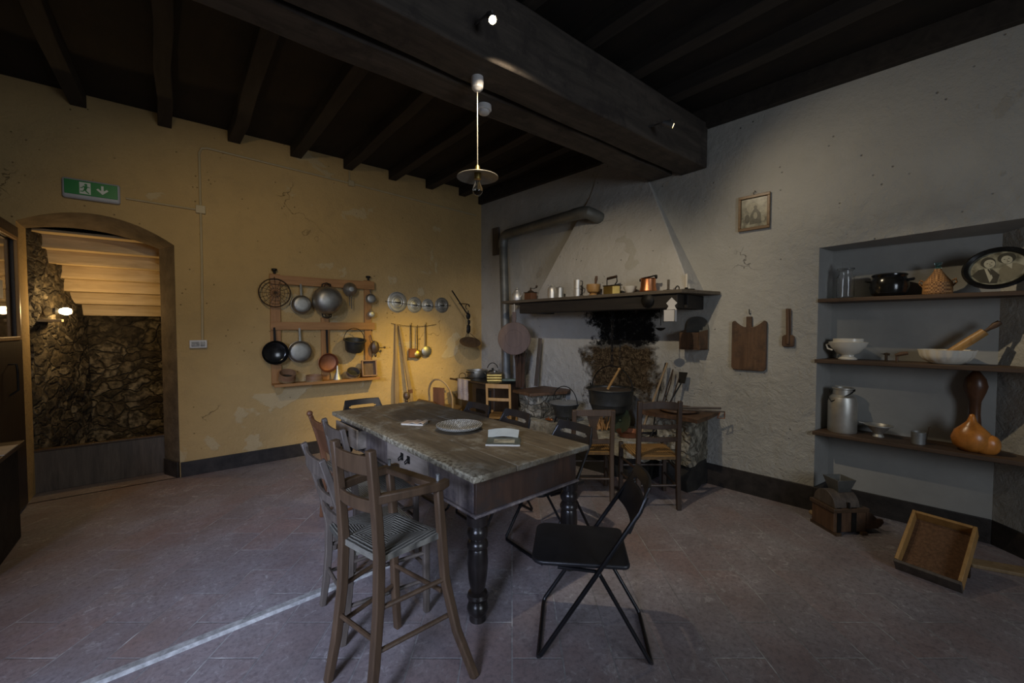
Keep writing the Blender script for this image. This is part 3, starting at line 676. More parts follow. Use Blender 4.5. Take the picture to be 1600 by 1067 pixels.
for a_ in ((-.09,-.075,-.05,.012,0,.20),(.075,.09,-.05,.012,0,.20),(-.09,.09,-.05,.012,0,.014),(-.09,.09,-.05,.012,.19,.204)): c.box(*a_, M=Mx)
c.build('frame', M['sieve'], t, .002)

# lids on a wire
GL = 'pan lids held on a wire beside the rack'
t = thing('lid_wire', 'thin wire holding the row of pan lids', 'wire', LW(0,.0,0))
c = MB(); c.tube([(2.165,-.032,1.845),(2.45,-.034,1.82),(2.68,-.034,1.80),(2.9,-.034,1.80),(3.13,-.032,1.825)], .003, 6); c.tube([(2.165,0,1.85),(2.165,-.035,1.845)], .004, 6); c.tube([(3.13,0,1.83),(3.13,-.035,1.825)], .004, 6); c.build('wire', M['wire'], t)
for x, z, r_, mt, lab in ((2.325,1.842,.135,'alu','largest ringed aluminium lid, leftmost on the wire'),(2.575,1.815,.105,'alu','medium aluminium lid, second from the left on the wire'),(2.775,1.815,.088,'alu','smallest aluminium lid, third on the wire'),(3.0,1.825,.108,'alud','dark tarnished lid, rightmost on the wire')):
    t = wallthing('pot_cover', lab, 'lid', x, z, .004, GL)
    c = MB(); c.lathe([(0,0),(r_,0),(r_*1.02,.006),(r_*.93,.008),(r_*.88,.014),(r_*.66,.017),(r_*.62,.013),(r_*.45,.019),(r_*.40,.016),(r_*.2,.022),(0,.024)], 36, M=OUT); c.build('disc', M[mt], t)
    c = MB(); c.tube([(-.035,-.016,0),(-.03,-.03,-.004),(0,-.034,-.006),(.03,-.03,-.004),(.035,-.016,0)], .006, 8); c.build('handle', M['iron'], t)
t = thing('hook_cord', 'sagging cord with the hanging ladles', 'cord', LW(0,0,0))
c = MB(); c.tube([(2.24,0,1.56),(2.245,-.02,1.555),(2.4,-.022,1.53),(2.6,-.022,1.518),(2.75,-.022,1.525),(2.90,-.02,1.548),(2.905,0,1.55)], .003, 6); c.build('cord', M['rust'], t)
GD = 'ladles hanging from the cord'
for x, zb_, n_, r_, mt, lab, ins in ((2.52,1.165,.03,.06,'copperd','brown ladle hanging leftmost on the cord',0),(2.60,1.135,.05,.06,'brass','brass bowled ladle hanging in the middle',1),(2.74,1.17,.035,.075,'alud','grey skimmer hanging rightmost on the cord',1)):
    t = wallthing('ladle', lab, 'ladle', x, zb_, n_, GD)
    c = MB()
    if ins: c.lathe([(r_,.0),(r_,.004),(r_*.7,.02),(0,.026),(0,.02),(r_*.66,.014),(r_*.96,0)], 26, M=OUT)
    else: c.box(-.05,.05,-.03,0,-.07,.05)
    c.build('bowl', M[mt], t)
    c = MB(); c.bar([(-.01,0,.05),(-.008,.0,.2),(-.006,.008,.375)], .014, .005, up=(1,0,0)); c.tube([(-.006,.006,.375),(-.006,-.012,.395),(-.006,.004,.40)], .004, 6); c.build('handle', M['rust'], t)
# leaning poles
t = thing('wooden_pole', 'long grey wooden pole, upright one by the ladles', 'pole', LW(2.27,.10,0))
c = MB(); c.bar([(.0,0,0),(.01,.03,.8),(.02,.065,1.12),(.03,.085,1.55)], [.06,.06,.035,.03], .03, up=(1,0,0)); c.build('pole', M['olive'], t, .004)
t = thing('wooden_pole', 'banded wooden pole leaning slantwise by the ladles', 'pole', LW(2.50,.16,0))
c = MB(); c.bar([(.0,0,0),(-.045,.05,.64),(-.16,.135,1.53)], [.05,.05,.026], .026, up=(1,0,0)); c.build('pole', M['olive'], t, .004)
for zq in (.28,.45,.62):
    c = MB(); c.bar([(-.045*zq/.64,.05*zq/.64,zq),(-.045*(zq+.05)/.64,.05*(zq+.05)/.64,zq+.05)], .054, .032, up=(1,0,0)); c.build('band', M['wr'], t)
# hanging balance
t = wallthing('hanging_scale', 'old iron beam scale with a brown pan near the corner', 'scale', 3.30, 1.50, .24)
c = MB(); c.tube([(-.27,0,.52),(-.02,0,.20)], .010, 8); c.build('beam', M['iron'], t)
c = MB(); c.tube([(0,0,.33+.035*math.sin(0))]+[(.035*math.cos(a*PI/5)-.01,0,.30+.04*math.sin(a*PI/5)) for a in range(8)], .006, 6); c.blob((0,0,.17), (.06,.05,.10), 3, .2); c.blob((.01,0,.08), (.04,.04,.07), 4, .2); c.blob((.0,0,-.02), (.06,.05,.13), 6, .25); c.tube([(0,0,.25),(0,0,-.08)], .008, 6); c.build('hooks', M['iron'], t)
pa = [(.02+.145*math.cos(a), .10*math.sin(a), -.21+.03*math.cos(a)) for a in (0, 2.2, 4.1)]
c = MB()
for p_ in pa: c.tube([(0,0,-.06), p_], .0035, 5)
c.build('chains', M['rust'], t)
c = MB(); c.lathe([(0,-.03),(.08,-.026),(.15,0),(.155,.004),(.148,.004),(.08,-.02),(0,-.024)], 30, M=tr(.03,0,-.21)@rot('Y',-10)@rot('X',26)); c.build('pan', M['wb'], t)
c = MB(); c.tube([(-.01,.0,.34),(-.01,.235,.36)], .006, 6); c.build('wall_hook', M['iron'], t)

# ------------------------------------------------------------------ fireplace on the right wall
def rt(name, label, cat, s, n, z, group=None, dr=0): return thing(name, label, cat, RW(s,n,z), RZR+dr, group)
t = rt('chimney_hood', 'white plastered tapering chimney hood above the mantel', 'chimney hood', 0, 0, 0)
c = MB(); zt, zb_ = 3.38, 1.85
def hs(z): k = (z-1.85)/1.19; return 1.40+.62*k, 3.36-.58*k, max(.012, .30*(1-k))
lv = [1.85, 2.2, 2.6, 3.04, 3.38]; vs = []
for z in lv:
    a_, d_, n_ = hs(z) if z < 3.1 else (2.02+.15, 2.75, .012)
    vs += [(a_,.02,z),(a_+.0,-n_,z),(d_,-n_,z),(d_,.02,z)]
fs = [(i*4+j, i*4+j+1, (i+1)*4+j+1, (i+1)*4+j) for i in range(4) for j in range(3)]+[(0,1,2,3)]
c.add(vs, fs); c.build('hood', M['plH'], t, .01, angle=30)
t = rt('mantel_shelf', 'long sooty mantel shelf under the chimney hood', 'mantel', 0, 0, 0)
c = MB(); c.prism([(1.05,-.53),(3.38,-.53),(3.52,-.02),(.9,-.02)], 1.805, 1.838); c.build('shelf_board', M['mantt'], t, .006)
c = MB(); c.box(1.34, 3.33, -.50, -.36, 1.675, 1.804); c.build('front_beam', M['mant'], t, .008)
c = MB(); c.box(3.22, 3.36, -.359, -.0, 1.675, 1.804); c.build('side_beam', M['mant'], t, .008)
c = MB(); c.box(1.34, 1.48, -.359, -.0, 1.675, 1.804); c.build('side_beam', M['mant'], t, .008)

t = rt('stone_hearth', 'rough stone hearth bench and piers of the fireplace', 'hearth', 0, 0, 0)
def rough_box(x0,x1,y0,y1,z0,z1,seed,amp=.015,st=.09):
    c = MB(); bm = bmesh.new()
    bmesh.ops.create_cube(bm, size=1)
    for v in bm.verts: v.co = Vector(((x0+x1)/2+v.co.x*(x1-x0),(y0+y1)/2+v.co.y*(y1-y0),(z0+z1)/2+v.co.z*(z1-z0)))
    for ax, (lo, hi) in enumerate(((x0,x1),(y0,y1),(z0,z1))):
        k = max(1, int((hi-lo)/st))
        for i in range(1, k):
            co = [0,0,0]; co[ax] = lo+(hi-lo)*i/k; no = [0,0,0]; no[ax] = 1
            bmesh.ops.bisect_plane(bm, geom=bm.verts[:]+bm.edges[:]+bm.faces[:], plane_co=co, plane_no=no)
    rn = random.Random(seed)
    for v in bm.verts:
        v.co += Vector((rn.uniform(-amp,amp), rn.uniform(-amp,amp), rn.uniform(-amp,amp)*.6))
    bm.verts.index_update()
    c.add([tuple(v.co) for v in bm.verts], [tuple(v.index for v in f.verts) for f in bm.faces]); bm.free(); return c
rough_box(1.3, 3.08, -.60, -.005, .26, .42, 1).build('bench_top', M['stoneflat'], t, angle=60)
rough_box(1.35, 3.02, -.50, -.005, .0, .25, 2).build('bench_base', M['black_base'], t, angle=60)  # black colour here paints in the shadow below the overhanging slab
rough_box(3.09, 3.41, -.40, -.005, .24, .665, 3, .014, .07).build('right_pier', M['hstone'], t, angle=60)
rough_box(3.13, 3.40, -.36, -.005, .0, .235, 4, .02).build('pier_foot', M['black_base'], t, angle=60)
rough_box(2.98, 3.52, -.50, -.005, .675, .71, 5, .010).build('right_slab', M['cut'], t, angle=60)
rough_box(1.36, 1.68, -.50, -.005, .43, .69, 6, .02, .08).build('left_pier', M['hstone'], t, angle=60)
c = MB(); c.prism([(1.30,-.58),(1.66,-.64),(1.84,-.18),(1.76,-.02),(1.32,-.02)], .70, .735); c.build('left_slab', M['cut'], t, .006)

# cauldron on its chain
t = rt('iron_cauldron', 'big black cauldron hanging over the hearth', 'cauldron', 2.56, .36, .86)
c = MB(); c.lathe([(0,-.265),(.13,-.26),(.19,-.22),(.215,-.15),(.222,-.148),(.222,-.135),(.222,-.08),(.235,-.01),(.258,0),(.255,.008),(.225,.0),(.205,-.12),(.18,-.21),(0,-.25)], 40); c.build('pot_body', M['greyen'], t)
c = MB(); c.lathe([(0,-.018),(.228,-.018),(.228,-.012),(0,-.012)], 36); c.build('lid', M['wg'], t)
c = MB(); c.tube([(.245*math.cos(R(a)), .02, .0+.24*math.sin(R(a))) for a in range(0, 181, 10)], .006, 8); c.tube([(-.245,0,0),(-.245,-.02,.04)], .008, 6); c.tube([(.245,0,0),(.245,.02,.04)], .008, 6); c.build('bail_handle', M['iron'], t)
t = rt('chimney_chain', 'sooty iron chain and hook holding the cauldron', 'chain', 2.56, .34, 1.11)
c = MB()
for k in range(13):
    z = .02+k*.052; m_ = tr(0,0,z)@(rot('Z', 90) if k % 2 else Matrix())
    c.tube([(.012*math.cos(a*PI/5),0,.034*math.sin(a*PI/5)) for a in range(10)], .0045, 5, True, M=m_)
c.build('links', M['iron'], t)
t = rt('wooden_stirrer', 'pale wooden stick standing in the black cauldron', 'stick', 2.58, .40, .87)
c = MB(); c.tube([(-.03,-.0,-.01),(.085,.03,.20)], [.014,.011], 8); c.blob((.088,.03,.205), (.03,.03,.03), 4, .03); c.build('stick', M['wo'], t)

# lidded iron pot on the bench
t = rt('lidded_pot', 'old tall iron pot with lid and raised bail handle', 'pot', 2.02, .45, .425)
c = MB(); c.lathe([(0,.05),(.08,.05),(.115,.09),(.12,.14),(.155,.20),(.165,.225),(.15,.225),(.0,.215)], 32); c.build('pot_body', M['greyen'], t)
c = MB(); c.lathe([(.175,.226),(.178,.234),(.10,.25),(0,.255)], 32); c.tube([(-.03,0,.255),(-.02,0,.275),(.02,0,.275),(.03,0,.255)], .006); c.build('lid', M['tinb'], t)
c = MB(); c.tube([(.175*math.cos(R(a)), -.0, .225+.19*math.sin(R(a))) for a in range(0, 181, 12)], .005, 6); c.build('bail_handle', M['iron'], t)
for a in (90, 210, 330):
    c = MB(); c.tube([(.09*math.cos(R(a)),.09*math.sin(R(a)),.08),(.12*math.cos(R(a)),.12*math.sin(R(a)),0)], [.012,.007], 6); c.build('leg', M['iron'], t)
t = rt('brass_tap', 'small orange copper tap lying left of the lidded pot', 'tap', 1.82, .50, .425); t.scale = (.7,.7,.7)
c = MB(); c.tube([(-.06,0,.02),(.06,0,.02)], [.016,.02], 8); c.blob((.07,0,.025),(.05,.05,.05),1,.1); c.tube([(0,0,.02),(0,0,.06)], .008); c.build('body', M['copper'], t)
# kindling
t = rt('kindling_bundle', 'pale split kindling heaped on the hearth behind the low chair', 'firewood', 2.47, .42, .425); t['kind'] = 'stuff'
c = MB(); rn = random.Random(9)
for k in range(46):
    a = rn.uniform(-.5,.5); x = rn.uniform(-.10,.10); y = rn.uniform(-.08,.08); h = rn.uniform(.10,.20)
    c.bar([(x,y,.0+rn.uniform(0,.03)),(x+a*.12,y+rn.uniform(-.05,.05),h)], rn.uniform(.01,.02), .008, up=(1,.2,0))
c.build('sticks', M['fire'], t)
# dish and skillet
t = rt('green_dish', 'round dark green dish leaning upright on the hearth', 'dish', 2.70, .38, .555)
c = MB(); c.lathe([(0,0),(.09,0),(.13,.015),(.132,.02),(.09,.008),(0,.008)], 32, M=rot('Z',-8)@rot('X',78)); c.blob((0,-.02,0),(.03,.03,.03),2,.02); c.build('dish_body', M['leaf'], t)
t = rt('round_skillet', 'low brown pan with handle lying on the hearth edge', 'pan', 2.83, .44, .43)
c = MB(); c.lathe([(0,0),(.10,0),(.125,.045),(.13,.047),(.12,.045),(.095,.008),(0,.008)], 32); c.build('pan_body', M['copperd'], t)
c = MB(); c.bar([(.11,.03,.04),(.24,.10,.055)], .022, .008, up=(0,0,1)); c.build('handle', M['iron'], t)
# fire tools
GT = 'fire tools leaning beside the hearth'
for s_, n_, lean, h, kind, lab in ((3.0,.30,.02,.72,'poker','thin rusty poker, leftmost of the fire tools'),(2.93,.42,.11,.72,'shovel','wooden handled fire shovel, tallest of the fire tools'),(3.02,.36,.08,.66,'tongs','slender iron tongs among the fire tools'),(3.03,.44,.16,.64,'peel','flat topped iron fire peel beside the tongs'),(3.07,.32,.11,.58,'hook','short twisted hook, rightmost of the fire tools')):
    t = rt('fire_'+kind, lab, 'fire tool', s_, n_, .425, GT)
    c = MB(); e = (lean, n_-.06-.0, h)
    if kind == 'shovel': c.tube([(0,0,.0),(lean,n_-.08,h)], [.013,.010], 8); c.build('handle', M['olive'], t)
    elif kind == 'tongs':
        c.tube([(0,0,.0),(lean*.8,(n_-.08)*.8,h*.8),(lean,n_-.08,h)], .006, 6); c.tube([(.03,0,.0),(lean*.8+.02,(n_-.08)*.8,h*.8),(lean,n_-.08,h)], .006, 6); c.build('shank', M['rust'], t)
    elif kind == 'peel':
        c.tube([(0,0,.0),(lean,n_-.08,h-.1)], .007, 6); c.build('shank', M['iron'], t)
        c = MB(); c.prism([(-.03,-.06),(.03,-.06),(.045,.05),(-.04,.05)], -.003, .003, M=tr(lean+.01,n_-.09,h-.05)@rot('X', 75)); c.build('blade', M['iron'], t)
    elif kind == 'hook': c.tube([(0,0,0),(lean*.6,.08,h*.5),(lean*.7,.15,h*.7),(lean,.2,h)], .006, 6); c.build('shank', M['rust'], t)
    else: c.tube([(0,0,0),(.0,.1,h*.5),(lean,n_-.08,h)], .006, 6); c.tube([(lean,n_-.08,h*.55),(.06,.18,h*.48)], .005, 5); c.build('shank', M['iron'], t)
# things on the right slab
t = rt('round_tray', 'round brown wooden lid on the right hearth slab', 'tray', 3.25, .27, .722)
c = MB(); c.lathe([(0,0),(.17,0),(.175,.008),(.17,.02),(0,.02)], 36); c.build('disc', M['cut'], t)
t = rt('long_handled_iron', 'long dark iron with a square end across the right slab', 'iron tool', 3.42, .38, .745)
c = MB(); c.tube([(-.22,-.04,.004),(.20,.22,.0)], .008, 6); c.tube([(-.22,0,.012),(.14,.30,.012)], .011, 6); c.build('rods', M['wg'], t)
c = MB(); c.tube([(.17,.20,.0),(.20,.22,.0),(.20,.22,-.06),(.15,.19,-.06)], .006, 6, True); c.build('end_loop', M['copperd'], t)

# stove pipe
t = rt('stove_pipe', 'grey zinc stove pipe rising and bending into the hood', 'stove pipe', 0, 0, 0)
P1 = [(.80,-.22,.80),(.72,-.17,1.8),(.63,-.12,2.66)]
c = MB(); c.tube(P1, .06, 20); c.build('vertical_pipe', M['tin'], t)
c = MB(); c.tube([(.63,-.12,2.63),(.628,-.12,2.70),(.645,-.12,2.755),(.69,-.125,2.79),(.76,-.13,2.80)], .066, 20); c.build('elbow', M['tin'], t)
c = MB(); c.tube([(.72,-.13,2.80),(2.05,-.26,2.80)], .064, 20); c.build('horizontal_pipe', M['tin'], t)
c = MB(); c.tube([(1.98,-.255,2.80),(2.10,-.262,2.80),(2.17,-.25,2.79),(2.20,-.19,2.77),(2.21,-.07,2.75)], .068, 20); c.build('end_elbow', M['tin'], t)
c = MB(); c.tube([(.70+.062*math.cos(2*PI*i/20),-.16+.062*math.sin(2*PI*i/20),1.42) for i in range(20)], .006, 6, True); c.tube([(.76,-.16,1.42),(1.15,-.28,1.47)], .004, 5); c.build('wire_clamp', M['iron'], t)
b = MB(); b.box(-.065,.065,-.03,-.001,-.2,.2); o = b.build('wall_block', M['wg'], bevel=.005); tag(o, 'grey wooden block on the wall behind the pipe bend', 'wood block'); put(o, RW(.36,0,2.77), RZR)

# round board on a string
t = rt('round_board', 'round wooden board hanging by a string from the mantel', 'board', 1.27, .52, 1.365, None, R(38))
c = MB(); c.lathe([(0,-.012),(.20,-.012),(.205,-.006),(.205,.006),(.20,.012),(.11,.012),(.108,.009),(0,.009)], 44, M=rot('X',90)@rot('Y', 0)); c.build('disc', M['rb'], t)
c = MB(); c.bar([(0,0,.195),(0,0,.25),(.0,0,.33)], [.035,.05,.045], .02, up=(1,0,0)); c.build('handle', M['rb'], t, .004)
c = MB(); c.tube([(0,0,.31),(.004,-.005,.38),(0,0,.43)], .006, 6); c.build('string', M['paper'], t)
# reed bundle
t = rt('reed_bundle', 'dark bundle of reeds standing beside the pipe', 'reeds', 1.15, .30, .72)
c = MB(); rn = random.Random(12)
for k in range(34):
    x = rn.uniform(-.055,.055); y = rn.uniform(-.04,.04)
    c.tube([(x,y,0),(x*1.1+rn.uniform(-.01,.01),y,.3),(x*1.5+rn.uniform(-.02,.02),y*1.3,rn.uniform(.40,.55))], rn.uniform(.005,.010), 5)
c.build('reeds', M['reeds'], t)
t['kind'] = 'stuff'
b = MB(); b.bar([(0,0,0),(.02,.06,.62)], .055, .015, up=(1,0,0)); o = b.build('leaning_plank', M['wg'], bevel=.003); tag(o, 'pale wooden slat leaning right of the reed bundle', 'slat'); put(o, RW(1.32,.18,.745), RZR)

# things hanging right of the hood
t = rt('tin_candle_box', 'white enamel wall box hanging under the mantel end', 'wall box', 3.28, .506, 1.665)
c = MB(); c.prism([(-.045,-.09),(.045,-.09),(.045,.0),(.028,.03),(.05,.055),(0,.105),(-.05,.055),(-.028,.03),(-.045,0)], 0, .004, M=rot('X',90)); c.build('back_plate', M['whitep'], t)
c = MB(); c.box(-.05,.05,-.05,-.004,-.11,-.005); c.build('box', M['whitep'], t, .003)
c = MB(); c.tube([(-.052,-.052,-.004),(.052,-.052,-.004),(.052,-.052,-.112),(-.052,-.052,-.112)], .0025, 5, True); c.build('edge_line', M['iron'], t)
t = rt('small_skimmer', 'thin iron spoon hanging left of the white box', 'spoon', 3.17, .49, 1.50)
c = MB(); c.tube([(0,.0,.178),(0,.0,.02)], .0035, 6); c.build('handle', M['iron'], t)
c = MB(); c.lathe([(0,-.03),(.025,-.022),(.048,0),(.044,0),(0,-.02)], 22); c.build('bowl', M['iron'], t)
t = rt('iron_strainer', 'dark round strainer hanging on the mantel beam', 'strainer', 3.05, .515, 1.755)
c = MB(); c.lathe([(.058,0),(.062,.006),(.04,.025),(0,.03),(0,.024),(.036,.02),(.054,0)], 26, M=OUT); c.build('bowl', M['iron'], t)
c = MB(); c.tube([(0,0,.055),(.01,-.004,.08)], .004, 6); c.build('hook', M['iron'], t)
t = rt('salt_box', 'old brown wooden wall box with rounded back', 'wall box', 3.30, 0, 1.29)
c = MB(); c.prism([(-.105,0),(.115,0),(.115,.20)]+[(.005+.10*math.cos(R(a)), .245+.075*math.sin(R(a))) for a in range(0,181,15)]+[(-.105,.20)], .004, .018, M=rot('X',90)); c.build('back_board', M['tin'], t)
c = MB(); c.prism([(-.11,-.018),(.11,-.018),(.085,-.15),(-.11,-.15)], 0, .014)
c.prism([(-.11,-.135),(.085,-.135),(.085,-.15),(-.11,-.15)], .015, .165)
c.add([(-.11,-.15,.0),(-.11,-.018,.0),(-.11,-.018,.19),(-.11,-.15,.165),(-.096,-.15,.0),(-.096,-.018,.0),(-.096,-.018,.19),(-.096,-.15,.165)], [(0,1,2,3),(4,7,6,5),(3,2,6,7),(0,3,7,4),(1,5,6,2)])
c.add([(.085,-.15,.0),(.11,-.018,.0),(.11,-.018,.19),(.085,-.15,.165),(.071,-.15,.0),(.096,-.018,.0),(.096,-.018,.19),(.071,-.15,.165)], [(0,3,2,1),(4,5,6,7),(3,7,6,2),(0,4,7,3),(1,2,6,5)])
c.build('box', M['cut'], t, .002)
t = rt('cutting_board', 'large worn brown cutting board with curved shoulders', 'cutting board', 3.765, .004, 1.12)
pts = [(-.14,.02),(-.12,0),(.12,0),(.14,.02),(.14,.43),(.12,.445)]+[(.10-.075*k/5, .425-.04*math.sin(PI/2*k/5)) for k in range(6)]+[(.022,.39),(.022,.48),(-.022,.48),(-.022,.39)]+[(-.025-.075*k/5, .385+.04*(1-math.cos(PI/2*k/5))) for k in range(6)]+[(-.12,.445),(-.14,.43)]
c = MB(); c.prism(pts, .0, .028, M=rot('X',90)); c.build('board', M['cut'], t, .005)
c = MB(); c.tube([(0,-.0,.50),(0,-.02,.51),(0,-.022,.545)], .004, 6); c.build('nail', M['iron'], t)
t = rt('wooden_paddle', 'small pair of brown wooden paddles hanging before the niche', 'paddle', 4.065, .004, 1.34)
c = MB(); c.prism([(-.045,.01),(-.035,0),(.035,0),(.045,.01),(.045,.085),(.03,.10),(-.03,.10),(-.045,.085)], .004, .024, M=rot('X',90)); c.build('blade', M['cut'], t, .006)
c = MB(); c.bar([(0,-.03,.02),(-.004,-.028,.18),(-.01,-.022,.32)], .024, .014, up=(1,0,0)); c.build('handle', M['cut'], t, .005)
c = MB(); c.bar([(.01,-.014,.06),(.006,-.012,.32)], .018, .010, up=(1,0,0)); c.build('handle', M['cut'], t, .003)
t = rt('framed_picture', 'small gilt framed religious print high on the wall', 'picture', 3.785, .004, 2.515)
c = MB()
for a_ in ((-.125,.125,.128,.153),(-.125,.125,-.153,-.128),(-.125,-.104,-.128,.128),(.104,.125,-.128,.128)): c.box(a_[0],a_[1],-.022,0,a_[2],a_[3])
c.build('frame', M['fgold'], t, .003)
c = MB(); c.box(-.106,.106,-.006,-.002,-.13,.13); c.mi = 1
def disc(cx, cz, rx_, rz_, d, n=20): c.prism([(cx+rx_*math.cos(2*PI*i/n), cz+rz_*math.sin(2*PI*i/n)) for i in range(n)], d, d+.0006, M=Pc)
disc(-.01,.04,.05,.045,.0062); c.mi = 2
c.prism([(-.035,-.10),(.06,-.10),(.05,-.01),(.02,.03),(-.0,.03),(-.03,-.02)], .007, .0076, M=Pc); disc(.01,.045,.013,.016,.008)
disc(-.055,-.05,.02,.04,.007); c.mi = 1; disc(.01,-.03,.016,.03,.008); disc(.07,-.07,.015,.02,.008)
c.build('print', [M['pict'], M['skl'], M['skm']], t)
c = MB(); c.tube([(0,-.004,.15),(-.01,-.01,.17),(.01,-.01,.18),(.0,0,.19)], .003, 5); c.build('hook', M['iron'], t)

# ------------------------------------------------------------------ on the mantel (top z 1.838)
ZM = 1.839; GM = 'things standing on the mantel shelf'
def mt(name, label, cat, s, n=.42, dr=0): return rt(name, label, cat, s, n, ZM, GM, dr)
def ear(c, x0, z0, x1, z1, r=.006, bulge=.04, y=0):
    c.tube([(x0,y,z0),(x0+bulge*.8,y,z0+(z1-z0)*.1),(x0+bulge,y,(z0+z1)/2),(x1+bulge*.8,y,z1-(z1-z0)*.1),(x1,y,z1)], r, 6)
t = mt('coffee_pot', 'silver lidded coffee pot at the left mantel end', 'coffee pot', 1.22)
c = MB(); c.lathe([(0,0),(.06,0),(.066,.02),(.066,.06),(.05,.10),(.042,.115),(0,.115)], 28); c.build('body', M['shiny'], t)
c = MB(); c.lathe([(.044,.116),(.04,.13),(.02,.145),(.006,.15),(.012,.162),(0,.17)], 20); c.build('lid', M['shiny'], t)
c = MB(); c.tube([(.055,0,.04),(.085,0,.07),(.10,0,.105)], [.012,.008,.005], 8); c.build('spout', M['shiny'], t)
c = MB(); ear(c,-.055,.03,-.05,.10,.005,-.035); c.build('handle', M['iron'], t)
t = mt('coffee_grinder', 'wooden box coffee grinder with crank handle', 'coffee grinder', 1.455)
c = MB(); c.box(-.058,.058,-.05,.05,0,.085); c.build('box', M['wr'], t, .003)
c = MB(); c.box(-.064,.064,-.056,.056,.086,.094); c.lathe([(.045,.094),(.03,.11),(.012,.118),(.008,.15),(0,.15)], 20); c.build('metal_top', M['rust'], t)
c = MB(); c.tube([(0,0,.145),(.05,-.0,.135),(.10,0,.145)], .004, 6); c.build('crank', M['iron'], t)
c = MB(); c.blob((.10,0,.158), (.028,.028,.028), 1, .02); c.build('crank_knob', M['wd'], t)
t = mt('domed_canister', 'domed shiny metal canister, taller of the two', 'canister', 1.80)
c = MB(); c.lathe([(0,0),(.052,0),(.054,.08),(.05,.115),(.034,.14),(.012,.152),(0,.154)], 28); c.build('body', M['shiny'], t)
c = MB(); c.lathe([(.004,.153),(.009,.163),(0,.168)], 14); c.build('knob', M['shiny'], t)
t = mt('metal_canister', 'small straight aluminium canister with knobbed lid', 'canister', 1.935, .44)
c = MB(); c.lathe([(0,0),(.042,0),(.042,.105),(0,.105)], 26); c.build('body', M['alu'], t)
c = MB(); c.lathe([(.045,.104),(.045,.112),(.03,.122),(.006,.126),(.010,.14),(0,.145)], 22); c.build('lid', M['alu'], t)
GC = 'stack of two metal cups on the mantel'
for k, lab in ((0,'shiny metal cup with dark handle, lower of the stacked pair'),(1,'shiny metal cup with dark handle, upper of the stacked pair')):
    t = thing('metal_cup', lab, 'cup', RW(2.165,.42,ZM+k*.093), RZR, GC)
    c = MB(); c.lathe([(0,.0),(.038,0),(.042,.09),(.038,.09),(.035,.006),(0,.006)], 26); c.build('body', M['shiny'], t)
    c = MB(); ear(c,.04,.02,.042,.08,.005,.03); c.build('handle', M['iron'], t)
t = mt('wooden_mortar', 'turned wooden mortar on a foot', 'mortar', 2.375)
c = MB(); c.lathe([(0,0),(.045,0),(.045,.012),(.03,.025),(.06,.04),(.072,.075),(.072,.12),(.064,.12),(.06,.05),(0,.04)], 28); c.build('bowl', M['wo'], t)
t = mt('wooden_pestle', 'dark pestle standing inside the wooden mortar', 'pestle', 2.385, .415)
c = MB(); c.tube([(0,0,.045),(.02,-.005,.13),(.03,-.01,.17),(.034,-.01,.205)], [.016,.010,.017,.012], 10); c.build('pestle', M['cut'], t)
t = mt('charcoal_iron', 'old brass charcoal flat iron with curved handle', 'flat iron', 2.61)
c = MB(); c.prism([(-.08,-.045),(.03,-.045),(.09,0),(.03,.045),(-.08,.045)], 0, .085); c.build('body', M['brass'], t, .004)
c = MB(); c.prism([(-.086,-.05),(.03,-.05),(.12,0),(.03,.05),(-.086,.05)], .086, .094); c.build('plate_lid', M['rust'], t, .003)
c = MB(); c.tube([(-.065,0,.094),(-.065,0,.165),(.05,0,.175),(.055,0,.13),(.03,0,.10)], .006, 8); c.build('bracket', M['iron'], t)
c = MB(); c.tube([(-.06,0,.166),(.05,0,.180)], .014, 10); c.build('handle', M['wd'], t)
t = mt('white_bowl', 'small white china bowl on the mantel', 'bowl', 2.80, .40)
c = MB(); c.lathe([(0,0),(.03,0),(.032,.008),(.055,.03),(.068,.07),(.065,.07),(.05,.034),(0,.012)], 30); c.build('bowl', M['white'], t)
t = mt('copper_kettle', 'copper bucket with iron bail on the mantel', 'copper pot', 3.005, .42)
c = MB(); c.lathe([(0,0),(.075,0),(.08,.01),(.07,.06),(.068,.12),(.075,.13),(.07,.13),(.062,.12),(.064,.02),(0,.01)], 32); c.build('body', M['copper'], t)
c = MB(); c.tube([(-.085,0,.115),(-.072,0,.135),(.0,-.0,.142),(.072,0,.152),(.085,0,.135)], .007, 8); c.blob((-.08,0,.12),(.025,.02,.03),1,.1); c.blob((.08,0,.14),(.025,.02,.04),2,.1); c.build('bail', M['iron'], t)
t = mt('candle_stub', 'short dark candle on a flat holder', 'candle', 3.215, .44)
c = MB(); c.lathe([(0,0),(.04,0),(.045,.006),(.012,.01),(0,.01)], 22); c.build('holder', M['iron'], t)
c = MB(); c.tube([(0,0,.01),(0,0,.10)], .011, 12); c.build('candle', M['mantt'], t)
t = mt('chamber_candlestick', 'flat candlestick with ring handle and pale candle', 'candlestick', 3.32, .30)
c = MB(); c.lathe([(0,0),(.055,0),(.075,.012),(.072,.014),(.05,.006),(.014,.008),(.014,.03),(0,.03)], 28); c.build('dish', M['iron'], t)
c = MB(); c.tube([(-.075+.018*math.cos(a*PI/5)-.01,0,.028+.024*math.sin(a*PI/5)) for a in range(10)], .004, 6, True); c.build('ring_handle', M['iron'], t)
c = MB(); c.tube([(0,0,.02),(0,0,.155)], .012, 12); c.build('candle', M['candle'], t)

